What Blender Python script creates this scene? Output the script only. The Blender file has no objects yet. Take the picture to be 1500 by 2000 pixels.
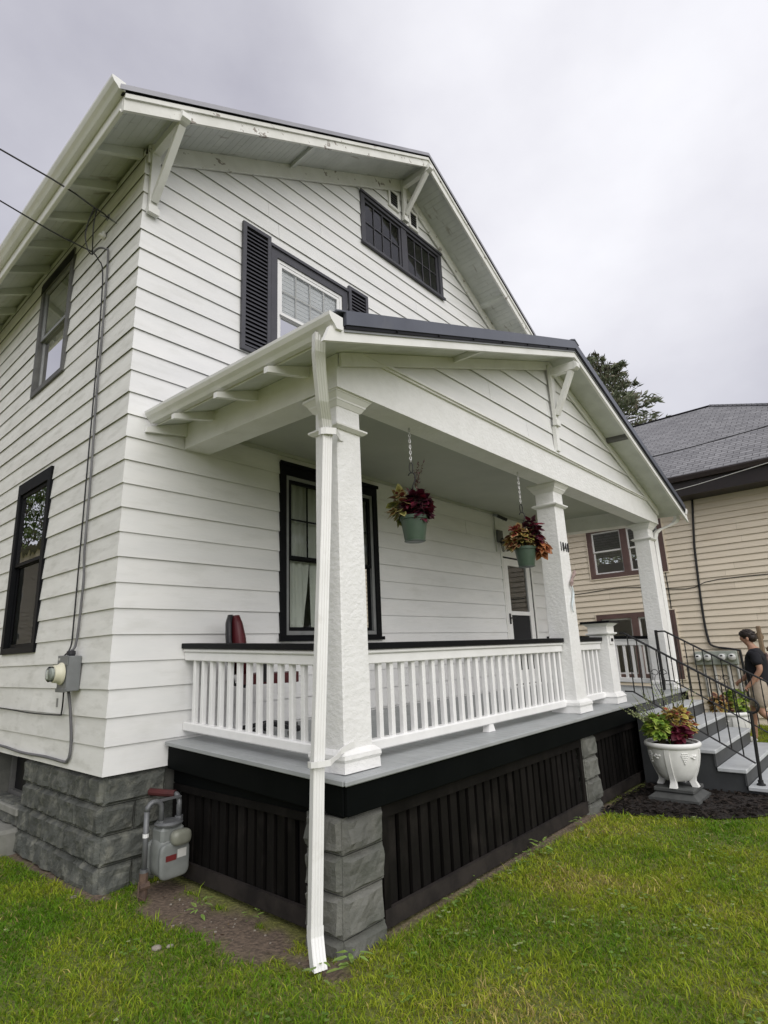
import bpy, math, random
import numpy as np
from mathutils import Matrix, Vector, noise

random.seed(7)
rng = np.random.default_rng(7)
SC = bpy.context.scene
COL = SC.collection

# ------------------------------------------------------------------ camera
cam_d = bpy.data.cameras.new('camera')
cam_d.sensor_fit = 'HORIZONTAL'; cam_d.sensor_width = 36.0
cam_d.lens = 36.0 * 1117.5723 / 1500.0
cam_d.clip_start = 0.05; cam_d.clip_end = 2000.0
cam = bpy.data.objects.new('camera', cam_d); COL.objects.link(cam)
CR, CD, CF = ((0.6644971, -0.7461912, -0.0405258), (0.1506874, 0.1869117, -0.9707509), (0.7319405, 0.6389544, 0.2366439))
CPOS = Vector((-1.98396, -4.55478, 0.80395))
cam.matrix_world = Matrix(((CR[0], -CD[0], -CF[0], CPOS[0]), (CR[1], -CD[1], -CF[1], CPOS[1]),
                           (CR[2], -CD[2], -CF[2], CPOS[2]), (0, 0, 0, 1)))
SC.camera = cam

# ------------------------------------------------------------------ sky, sun, exposure
FILL_DIR = Vector((-0.30, -0.72, 0.62)).normalized()      # towards the sun lamp, a broad front fill added to brighten the walls
world = bpy.data.worlds.new('World'); SC.world = world
world.use_nodes = True
wn, wl = world.node_tree.nodes, world.node_tree.links
wn.clear()
w_out = wn.new('ShaderNodeOutputWorld'); w_bg = wn.new('ShaderNodeBackground')
w_bg.inputs['Strength'].default_value = 0.10
sky = wn.new('ShaderNodeTexSky'); sky.sky_type = 'NISHITA'; sky.sun_disc = False
sky.sun_elevation = math.asin(FILL_DIR.z); sky.sun_rotation = math.atan2(FILL_DIR.x, FILL_DIR.y)
sky.air_density = 1.0; sky.dust_density = 4.0
tc = wn.new('ShaderNodeTexCoord')
mp = wn.new('ShaderNodeMapping'); mp.inputs['Scale'].default_value = (1.0, 1.0, 1.6)
cn = wn.new('ShaderNodeTexNoise'); cn.inputs['Scale'].default_value = 2.3
cn.inputs['Detail'].default_value = 6.0; cn.inputs['Roughness'].default_value = 0.52
cr = wn.new('ShaderNodeValToRGB')
cr.color_ramp.elements[0].position = 0.30; cr.color_ramp.elements[0].color = (2.95, 2.88, 3.34, 1)
cr.color_ramp.elements[1].position = 0.72; cr.color_ramp.elements[1].color = (4.45, 4.41, 4.76, 1)
dt = wn.new('ShaderNodeVectorMath'); dt.operation = 'DOT_PRODUCT'
nrm = wn.new('ShaderNodeVectorMath'); nrm.operation = 'NORMALIZE'
dt.inputs[1].default_value = (0.70, 0.17, 0.695)           # thin cloud: the bright patch over the roof
gl = wn.new('ShaderNodeMapRange'); gl.interpolation_type = 'SMOOTHERSTEP'
gl.inputs['From Min'].default_value = 0.86; gl.inputs['From Max'].default_value = 1.0
gl.inputs['To Min'].default_value = 0.0; gl.inputs['To Max'].default_value = 1.0
ga = wn.new('ShaderNodeMixRGB'); ga.blend_type = 'ADD'; ga.inputs['Color2'].default_value = (2.3, 2.3, 2.2, 1)
mx = wn.new('ShaderNodeMixRGB'); mx.inputs['Fac'].default_value = 0.90
wl.new(tc.outputs['Generated'], mp.inputs['Vector']); wl.new(mp.outputs['Vector'], cn.inputs['Vector'])
wl.new(cn.outputs['Fac'], cr.inputs['Fac'])
wl.new(tc.outputs['Generated'], nrm.inputs[0]); wl.new(nrm.outputs['Vector'], dt.inputs[0])
wl.new(dt.outputs['Value'], gl.inputs['Value'])
wl.new(gl.outputs['Result'], ga.inputs['Fac']); wl.new(cr.outputs['Color'], ga.inputs['Color1'])
wl.new(sky.outputs['Color'], mx.inputs['Color1']); wl.new(ga.outputs['Color'], mx.inputs['Color2'])
wl.new(mx.outputs['Color'], w_bg.inputs['Color']); wl.new(w_bg.outputs['Background'], w_out.inputs['Surface'])

fill_d = bpy.data.lights.new('sun_fill', 'SUN'); fill_d.energy = 1.5; fill_d.angle = math.radians(75)
fill_d.color = (1.0, 0.985, 0.96)
sun_fill = bpy.data.objects.new('sun_fill', fill_d); COL.objects.link(sun_fill)
sun_fill.rotation_euler = FILL_DIR.to_track_quat('Z', 'Y').to_euler()
SC.view_settings.view_transform = 'Standard'; SC.view_settings.look = 'None'
SC.view_settings.exposure = 0.70; SC.view_settings.gamma = 1.0
SC.view_settings.use_curve_mapping = False

# ------------------------------------------------------------------ materials
def _nodes(name):
    m = bpy.data.materials.new(name); m.use_nodes = True
    nt = m.node_tree; nt.nodes.clear()
    out = nt.nodes.new('ShaderNodeOutputMaterial')
    return m, nt.nodes, nt.links, out

def pmat(name, c1, c2=None, scale=(3, 3, 3), rough=0.6, bump=None, metal=0.0, lo=0.35, hi=0.65,
         detail=5.0, spec=0.4, stain=None, coat=0.0, objvar=0.0):
    """Principled with a world-space noise between two colours, an optional stain layer and bump."""
    m, n, l, out = _nodes(name)
    b = n.new('ShaderNodeBsdfPrincipled')
    b.inputs['Roughness'].default_value = rough; b.inputs['Metallic'].default_value = metal
    b.inputs['Specular IOR Level'].default_value = spec
    if coat: b.inputs['Coat Weight'].default_value = coat
    g = n.new('ShaderNodeNewGeometry')
    c2 = c2 or tuple(v * 0.86 for v in c1)
    def nz(sc, det=detail, rgh=0.6):
        mpn = n.new('ShaderNodeMapping'); mpn.inputs['Scale'].default_value = sc if isinstance(sc, tuple) else (sc, sc, sc)
        t = n.new('ShaderNodeTexNoise'); t.inputs['Scale'].default_value = 1.0
        t.inputs['Detail'].default_value = det; t.inputs['Roughness'].default_value = rgh
        l.new(g.outputs['Position'], mpn.inputs['Vector']); l.new(mpn.outputs['Vector'], t.inputs['Vector'])
        return t
    t = nz(scale)
    r = n.new('ShaderNodeValToRGB')
    r.color_ramp.elements[0].position = lo; r.color_ramp.elements[0].color = (*c1, 1)
    r.color_ramp.elements[1].position = hi; r.color_ramp.elements[1].color = (*c2, 1)
    l.new(t.outputs['Fac'], r.inputs['Fac'])
    colo = r.outputs['Color']
    if stain:
        sc, scol, a, z, amt = stain
        t2 = nz(sc, 6.0)
        mr = n.new('ShaderNodeMapRange'); mr.inputs['From Min'].default_value = a; mr.inputs['From Max'].default_value = z
        mr.inputs['To Max'].default_value = amt
        l.new(t2.outputs['Fac'], mr.inputs['Value'])
        mxx = n.new('ShaderNodeMixRGB'); mxx.inputs['Color2'].default_value = (*scol, 1)
        l.new(mr.outputs['Result'], mxx.inputs['Fac']); l.new(colo, mxx.inputs['Color1'])
        colo = mxx.outputs['Color']
    if objvar:                                             # boards differ slightly from one another
        oi = n.new('ShaderNodeObjectInfo'); mv = n.new('ShaderNodeMapRange')
        mv.inputs['To Min'].default_value = 1.0 - objvar; mv.inputs['To Max'].default_value = 1.0
        hs = n.new('ShaderNodeHueSaturation'); l.new(oi.outputs['Random'], mv.inputs['Value'])
        l.new(mv.outputs['Result'], hs.inputs['Value']); l.new(colo, hs.inputs['Color']); colo = hs.outputs['Color']
    l.new(colo, b.inputs['Base Color'])
    if bump:
        bsc, bst, bd = bump
        t3 = nz(bsc, 4.0)
        bp_ = n.new('ShaderNodeBump'); bp_.inputs['Strength'].default_value = bst; bp_.inputs['Distance'].default_value = bd
        l.new(t3.outputs['Fac'], bp_.inputs['Height']); l.new(bp_.outputs['Normal'], b.inputs['Normal'])
    l.new(b.outputs['BSDF'], out.inputs['Surface'])
    return m

def attr_mat(name, rough=0.6, trans=0.0, spec=0.3):
    """Colour from the mesh's own per-face colours (leaf and blade colours)."""
    m, n, l, out = _nodes(name)
    b = n.new('ShaderNodeBsdfPrincipled'); b.inputs['Roughness'].default_value = rough
    b.inputs['Specular IOR Level'].default_value = spec
    a = n.new('ShaderNodeAttribute'); a.attribute_name = 'tint'
    l.new(a.outputs['Color'], b.inputs['Base Color'])
    if trans:
        t = n.new('ShaderNodeBsdfTranslucent'); mxs = n.new('ShaderNodeMixShader'); mxs.inputs['Fac'].default_value = trans
        l.new(a.outputs['Color'], t.inputs['Color'])
        l.new(b.outputs['BSDF'], mxs.inputs[1]); l.new(t.outputs['BSDF'], mxs.inputs[2])
        l.new(mxs.outputs['Shader'], out.inputs['Surface'])
    else:
        l.new(b.outputs['BSDF'], out.inputs['Surface'])
    return m

def glass_mat(name, wave=0.0, tint=(0.86, 0.9, 0.88), ior=1.5):
    m, n, l, out = _nodes(name)
    tr = n.new('ShaderNodeBsdfTransparent'); tr.inputs['Color'].default_value = (*tint, 1)
    g = n.new('ShaderNodeBsdfGlossy'); g.inputs['Roughness'].default_value = 0.0
    f = n.new('ShaderNodeFresnel'); f.inputs['IOR'].default_value = ior
    mxs = n.new('ShaderNodeMixShader')
    if wave:
        ge = n.new('ShaderNodeNewGeometry'); t = n.new('ShaderNodeTexNoise')
        t.inputs['Scale'].default_value = 5.0; t.inputs['Detail'].default_value = 1.0
        bp_ = n.new('ShaderNodeBump'); bp_.inputs['Strength'].default_value = 1.0; bp_.inputs['Distance'].default_value = wave
        l.new(ge.outputs['Position'], t.inputs['Vector']); l.new(t.outputs['Fac'], bp_.inputs['Height'])
        l.new(bp_.outputs['Normal'], g.inputs['Normal'])
    l.new(f.outputs['Fac'], mxs.inputs['Fac']); l.new(tr.outputs['BSDF'], mxs.inputs[1]); l.new(g.outputs['BSDF'], mxs.inputs[2])
    l.new(mxs.outputs['Shader'], out.inputs['Surface'])
    return m

M = {}
M['siding'] = pmat('white_siding', (0.80, 0.80, 0.79), (0.74, 0.745, 0.74), (1.2, 1.2, 5), 0.55, ((9, 9, 60), 0.10, 0.01),
                   stain=((2.2, 2.2, 8.0), (0.50, 0.50, 0.45), 0.52, 0.80, 0.36), objvar=0.06)
M['siding_side'] = pmat('white_siding_weathered', (0.79, 0.79, 0.76), (0.70, 0.70, 0.665), (2.0, 2.0, 9), 0.6, ((9, 9, 60), 0.10, 0.01),
                        stain=((3.4, 3.4, 12.0), (0.42, 0.42, 0.37), 0.52, 0.76, 0.52), objvar=0.07)
M['trim'] = pmat('white_trim_paint', (0.80, 0.80, 0.78), (0.72, 0.72, 0.69), (2.5, 2.5, 2.5), 0.5, ((40, 40, 40), 0.12, 0.004),
                 stain=((5, 5, 5), (0.5, 0.49, 0.44), 0.58, 0.8, 0.35))
M['trim_worn'] = pmat('peeling_white_paint', (0.76, 0.76, 0.73), (0.66, 0.66, 0.62), (4, 4, 4), 0.65, ((30, 30, 30), 0.4, 0.006),
                      stain=((9, 14, 9), (0.23, 0.20, 0.17), 0.615, 0.645, 0.9))
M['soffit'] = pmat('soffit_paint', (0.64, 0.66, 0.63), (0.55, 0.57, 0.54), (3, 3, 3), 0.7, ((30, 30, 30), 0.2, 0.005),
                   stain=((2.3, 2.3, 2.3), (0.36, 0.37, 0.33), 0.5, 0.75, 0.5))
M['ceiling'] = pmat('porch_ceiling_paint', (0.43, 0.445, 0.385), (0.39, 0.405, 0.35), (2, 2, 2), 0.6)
M['column'] = pmat('lumpy_white_paint', (0.82, 0.82, 0.81), (0.76, 0.76, 0.745), (6, 6, 6), 0.5, ((24, 24, 30), 0.42, 0.018))
M['rail'] = pmat('glossy_white_paint', (0.83, 0.83, 0.82), (0.77, 0.77, 0.76), (6, 6, 6), 0.42, ((22, 22, 22), 0.25, 0.008))
M['gutter'] = pmat('gutter_enamel', (0.79, 0.79, 0.775), (0.73, 0.73, 0.71), (3, 3, 3), 0.35, stain=((7, 7, 7), (0.45, 0.44, 0.38), 0.6, 0.8, 0.4))
M['roof_metal'] = pmat('charcoal_roof_metal', (0.098, 0.106, 0.132), (0.082, 0.089, 0.112), (3, 3, 3), 0.35, spec=0.5, metal=0.0,
                       stain=((6, 1, 2), (0.16, 0.16, 0.17), 0.58, 0.75, 0.5))
M['drip'] = pmat('black_drip_edge', (0.008, 0.008, 0.010), (0.006, 0.006, 0.0075), (3, 3, 3), 0.5, spec=0.2)
M['black'] = pmat('black_trim_paint', (0.0055, 0.006, 0.0075), (0.004, 0.0045, 0.0055), (4, 4, 4), 0.5, ((30, 30, 30), 0.1, 0.003), spec=0.12)
M['fascia_black'] = pmat('black_skirt_paint', (0.0040, 0.0050, 0.0050), (0.0026, 0.0034, 0.0034), (2, 2, 2), 0.62, ((18, 18, 18), 0.12, 0.004), spec=0.05)
M['charcoal'] = pmat('charcoal_and_sky_greyed_trim', (0.058, 0.058, 0.068), (0.046, 0.046, 0.056), (4, 4, 4), 0.5, spec=0.5)  # upper casings: sky reflection put into the dark paint; shutters are charcoal
M['weather_grey'] = pmat('weathered_grey_casing', (0.13, 0.13, 0.125), (0.09, 0.09, 0.088), (3, 3, 8), 0.6)
M['slat'] = pmat('dark_stained_slat', (0.0125, 0.0112, 0.0104), (0.0075, 0.0068, 0.0064), (6, 6, 2), 0.6, ((40, 40, 4), 0.25, 0.004), spec=0.08,
                 stain=((5, 5, 3), (0.032, 0.028, 0.025), 0.52, 0.72, 0.6), objvar=0.35)
M['slat_frame'] = pmat('dusty_slat_frame', (0.034, 0.029, 0.026), (0.016, 0.014, 0.0135), (5, 5, 5), 0.7, ((30, 30, 30), 0.2, 0.004), spec=0.15)
M['deck'] = pmat('grey_deck_paint', (0.345, 0.36, 0.362), (0.295, 0.31, 0.312), (5, 5, 5), 0.45, ((30, 6, 30), 0.12, 0.003),
                 stain=((9, 9, 9), (0.19, 0.2, 0.2), 0.6, 0.8, 0.35))
M['tread'] = pmat('light_grey_step_paint', (0.52, 0.54, 0.55), (0.45, 0.47, 0.48), (6, 6, 6), 0.45, stain=((12, 12, 12), (0.25, 0.25, 0.25), 0.6, 0.8, 0.4))
M['riser'] = pmat('dark_grey_step_paint', (0.060, 0.064, 0.066), (0.045, 0.048, 0.050), (5, 5, 5), 0.55)
M['block'] = pmat('rock_face_block', (0.112, 0.118, 0.106), (0.070, 0.075, 0.068), (7, 7, 7), 0.85, ((38, 38, 38), 0.9, 0.014),
                  stain=((9, 9, 9), (0.21, 0.212, 0.18), 0.48, 0.66, 0.8), objvar=0.24)
M['mortar'] = pmat('old_mortar', (0.11, 0.112, 0.10), (0.08, 0.082, 0.075), (9, 9, 9), 0.9, ((60, 60, 60), 0.5, 0.006))
M['pier'] = pmat('pier_stone', (0.175, 0.175, 0.155), (0.115, 0.118, 0.105), (5, 5, 5), 0.85, ((36, 36, 36), 0.7, 0.012),
                 stain=((3, 3, 4), (0.07, 0.078, 0.06), 0.5, 0.72, 0.75), objvar=0.25)
M['concrete'] = pmat('concrete', (0.25, 0.25, 0.225), (0.19, 0.19, 0.17), (6, 6, 6), 0.85, ((50, 50, 50), 0.4, 0.005),
                     stain=((3, 3, 3), (0.13, 0.14, 0.11), 0.5, 0.75, 0.5))
M['glass'] = glass_mat('window_glass', 0.0, ior=1.9)
M['glass_porch'] = glass_mat('porch_window_glass', 0.0, ior=1.42)
M['glass_clear'] = glass_mat('clear_window_glass', 0.0, tint=(0.97, 0.98, 0.98), ior=1.7)
M['glass_old'] = glass_mat('wavy_window_glass', 0.0016, ior=1.8)
M['dark'] = pmat('dark_interior', (0.02, 0.02, 0.022), (0.015, 0.015, 0.016), (2, 2, 2), 0.9)
M['curtain'] = pmat('sheer_curtain', (0.62, 0.62, 0.57), (0.52, 0.52, 0.48), (5, 5, 2), 0.9)
M['blind'] = pmat('white_blind', (0.90, 0.92, 0.94), (0.84, 0.86, 0.88), (3, 3, 3), 0.7)
M['alu'] = pmat('aluminium_storm_frame', (0.28, 0.29, 0.29), (0.22, 0.225, 0.225), (5, 5, 5), 0.45, metal=0.3)
M['white_vinyl'] = pmat('white_vinyl', (0.8, 0.8, 0.79), (0.75, 0.75, 0.74), (4, 4, 4), 0.35)
M['grey_metal'] = pmat('grey_meter_metal', (0.20, 0.21, 0.215), (0.16, 0.168, 0.17), (8, 8, 8), 0.5, metal=0.2)
M['gas_grey'] = pmat('gas_meter_paint', (0.215, 0.228, 0.218), (0.17, 0.182, 0.174), (8, 8, 8), 0.45)
M['pipe_grey'] = pmat('galvanised_pipe', (0.17, 0.175, 0.18), (0.13, 0.135, 0.14), (12, 12, 12), 0.45, metal=0.3)
M['rust'] = pmat('rusty_fitting', (0.13, 0.085, 0.06), (0.08, 0.055, 0.045), (20, 20, 20), 0.8)
M['red_pipe'] = pmat('red_primer_pipe', (0.09, 0.022, 0.022), (0.06, 0.016, 0.016), (9, 9, 9), 0.7)
M['cable'] = pmat('black_cable', (0.018, 0.018, 0.02), (0.012, 0.012, 0.014), (5, 5, 5), 0.55)
M['cable_grey'] = pmat('grey_cable', (0.16, 0.16, 0.165), (0.11, 0.11, 0.115), (3, 3, 3), 0.6)
M['cream'] = pmat('cream_meter_plastic', (0.62, 0.60, 0.46), (0.56, 0.54, 0.42), (5, 5, 5), 0.35)
M['iron'] = pmat('black_wrought_iron', (0.014, 0.014, 0.015), (0.010, 0.010, 0.011), (15, 15, 15), 0.45)
M['steel'] = pmat('bright_chain_steel', (0.55, 0.55, 0.54), (0.42, 0.42, 0.41), (30, 30, 30), 0.35, metal=0.7)
M['pot_green'] = pmat('green_plastic_pot', (0.058, 0.092, 0.064), (0.047, 0.077, 0.053), (6, 6, 6), 0.38, stain=((16, 16, 16), (0.085, 0.12, 0.09), 0.6, 0.8, 0.4))
M['rake_sky_sheen'] = pmat('sky_sheen_metal_edge', (0.34, 0.34, 0.375), (0.28, 0.28, 0.31), (3, 3, 3), 0.35)  # pale grey puts the sky's reflection into the metal edge colour
M['soil'] = pmat('potting_soil', (0.018, 0.014, 0.012), (0.010, 0.008, 0.007), (40, 40, 40), 0.95, ((60, 60, 60), 0.8, 0.01))
M['urn'] = pmat('white_painted_concrete', (0.78, 0.78, 0.755), (0.71, 0.71, 0.685), (10, 10, 10), 0.6, ((40, 40, 40), 0.15, 0.004))
M['plinth_grey'] = pmat('grey_plinth', (0.085, 0.088, 0.085), (0.06, 0.062, 0.06), (8, 8, 8), 0.7)
M['red_vinyl'] = pmat('dark_red_vinyl', (0.085, 0.010, 0.014), (0.060, 0.008, 0.011), (5, 5, 5), 0.45)
M['black_plastic'] = pmat('black_plastic', (0.02, 0.02, 0.024), (0.016, 0.016, 0.018), (5, 5, 5), 0.45)
M['leaf'] = attr_mat('coleus_leaf', 0.5, 0.2)
M['blade'] = attr_mat('grass_blade', 0.6, 0.42, spec=0.2)
M['needle'] = attr_mat('tree_leaf', 0.7, 0.15)
M['bark'] = pmat('bark', (0.09, 0.07, 0.055), (0.06, 0.047, 0.038), (6, 6, 2), 0.9, ((14, 14, 4), 0.8, 0.03))
M['tan'] = pmat('tan_vinyl_siding', (0.80, 0.71, 0.575), (0.76, 0.67, 0.54), (1.5, 1.5, 5), 0.6, stain=((1.1, 1.1, 3.0), (0.55, 0.46, 0.34), 0.55, 0.75, 0.5), objvar=0.08)
M['brown'] = pmat('brown_trim', (0.14, 0.085, 0.078), (0.11, 0.068, 0.062), (4, 4, 4), 0.6)
M['dk_brown'] = pmat('dark_brown_fascia', (0.022, 0.017, 0.017), (0.017, 0.013, 0.013), (4, 4, 4), 0.5)
M['skin'] = pmat('skin', (0.42, 0.24, 0.165), (0.37, 0.205, 0.14), (12, 12, 12), 0.55)
M['hair'] = pmat('dark_brown_hair', (0.022, 0.014, 0.011), (0.014, 0.009, 0.008), (40, 40, 40), 0.5, ((70, 70, 20), 0.6, 0.01))
M['tee'] = pmat('black_cotton', (0.013, 0.013, 0.018), (0.009, 0.009, 0.013), (12, 12, 12), 0.85, ((22, 22, 14), 0.4, 0.02))
M['print'] = pmat('faded_shirt_print', (0.16, 0.10, 0.085), (0.05, 0.03, 0.03), (22, 22, 22), 0.8, lo=0.45, hi=0.55)
M['khaki'] = pmat('khaki_cotton', (0.40, 0.34, 0.27), (0.34, 0.285, 0.225), (10, 10, 10), 0.85, ((18, 18, 12), 0.4, 0.02))
M['shoe'] = pmat('white_trainer', (0.7, 0.69, 0.66), (0.6, 0.59, 0.57), (10, 10, 10), 0.6)
M['wood'] = pmat('weathered_wood', (0.24, 0.17, 0.105), (0.17, 0.12, 0.078), (5, 5, 20), 0.8)
M['pebble'] = pmat('pebble', (0.30, 0.27, 0.225), (0.19, 0.165, 0.14), (14, 14, 14), 0.8)
M['decal_red'] = pmat('red_warning_print', (0.16, 0.022, 0.022), (0.12, 0.02, 0.02), (9, 9, 9), 0.5)
M['decal_white'] = pmat('white_label_print', (0.55, 0.55, 0.52), (0.46, 0.46, 0.44), (9, 9, 9), 0.5)

# shingles: courses and staggered tabs as colour and fine relief only (far roof)
def shingle_mat():
    m, n, l, out = _nodes('grey_shingles')
    b = n.new('ShaderNodeBsdfPrincipled'); b.inputs['Roughness'].default_value = 0.9
    g = n.new('ShaderNodeNewGeometry')
    sp = n.new('ShaderNodeSeparateXYZ'); l.new(g.outputs['Position'], sp.inputs[0])
    cb = n.new('ShaderNodeCombineXYZ'); l.new(sp.outputs['Y'], cb.inputs['X'])
    l.new(sp.outputs['Z'], cb.inputs['Y'])
    br = n.new('ShaderNodeTexBrick'); br.inputs['Scale'].default_value = 1.0
    br.inputs['Color1'].default_value = (0.27, 0.268, 0.275, 1); br.inputs['Color2'].default_value = (0.185, 0.184, 0.192, 1)
    br.inputs['Mortar'].default_value = (0.075, 0.075, 0.08, 1)
    br.inputs['Mortar Size'].default_value = 0.007; br.inputs['Brick Width'].default_value = 0.24; br.inputs['Row Height'].default_value = 0.075
    br.offset = 0.5
    l.new(cb.outputs['Vector'], br.inputs['Vector'])
    nz = n.new('ShaderNodeTexNoise'); nz.inputs['Scale'].default_value = 14.0; l.new(g.outputs['Position'], nz.inputs['Vector'])
    mxx = n.new('ShaderNodeMixRGB'); mxx.blend_type = 'MULTIPLY'; mxx.inputs['Fac'].default_value = 0.6
    r = n.new('ShaderNodeValToRGB'); r.color_ramp.elements[0].color = (0.55, 0.55, 0.56, 1); r.color_ramp.elements[1].color = (1.3, 1.3, 1.3, 1)
    l.new(nz.outputs['Fac'], r.inputs['Fac']); l.new(br.outputs['Color'], mxx.inputs['Color1']); l.new(r.outputs['Color'], mxx.inputs['Color2'])
    l.new(mxx.outputs['Color'], b.inputs['Base Color'])
    bp_ = n.new('ShaderNodeBump'); bp_.inputs['Distance'].default_value = 0.01
    l.new(br.outputs['Fac'], bp_.inputs['Height']); bp_.invert = True
    l.new(bp_.outputs['Normal'], b.inputs['Normal'])
    l.new(b.outputs['BSDF'], out.inputs['Surface'])
    return m
M['shingle'] = shingle_mat()

# board soffit with narrow tongue-and-groove joints as fine relief
def groove_mat(name, base, c2, axis, pitch, stain):
    m = pmat(name, base, c2, (3, 3, 3), 0.7, stain=stain)
    n, l = m.node_tree.nodes, m.node_tree.links
    b = [q for q in n if q.type == 'BSDF_PRINCIPLED'][0]
    g = n.new('ShaderNodeNewGeometry'); sp = n.new('ShaderNodeSeparateXYZ'); l.new(g.outputs['Position'], sp.inputs[0])
    d = n.new('ShaderNodeMath'); d.operation = 'DIVIDE'; d.inputs[1].default_value = pitch; l.new(sp.outputs[axis], d.inputs[0])
    fr = n.new('ShaderNodeMath'); fr.operation = 'FRACT'; l.new(d.outputs[0], fr.inputs[0])
    cmp_ = n.new('ShaderNodeMapRange'); cmp_.inputs['From Min'].default_value = 0.0; cmp_.inputs['From Max'].default_value = 0.1
    l.new(fr.outputs[0], cmp_.inputs['Value'])
    bp_ = n.new('ShaderNodeBump'); bp_.inputs['Strength'].default_value = 0.8; bp_.inputs['Distance'].default_value = 0.006
    l.new(cmp_.outputs['Result'], bp_.inputs['Height']); l.new(bp_.outputs['Normal'], b.inputs['Normal'])
    return m
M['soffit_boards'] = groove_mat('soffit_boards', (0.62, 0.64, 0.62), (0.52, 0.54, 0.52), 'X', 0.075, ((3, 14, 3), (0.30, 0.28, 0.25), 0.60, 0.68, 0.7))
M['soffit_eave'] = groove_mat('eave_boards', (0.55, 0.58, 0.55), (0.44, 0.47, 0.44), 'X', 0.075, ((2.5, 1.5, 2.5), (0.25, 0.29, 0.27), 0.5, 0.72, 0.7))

# ------------------------------------------------------------------ mesh helpers
PW = 0.041                                                # the porch has settled: it falls 41 mm per metre outwards
def pz(z, y): return z + PW * min(y, 0.0)

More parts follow.
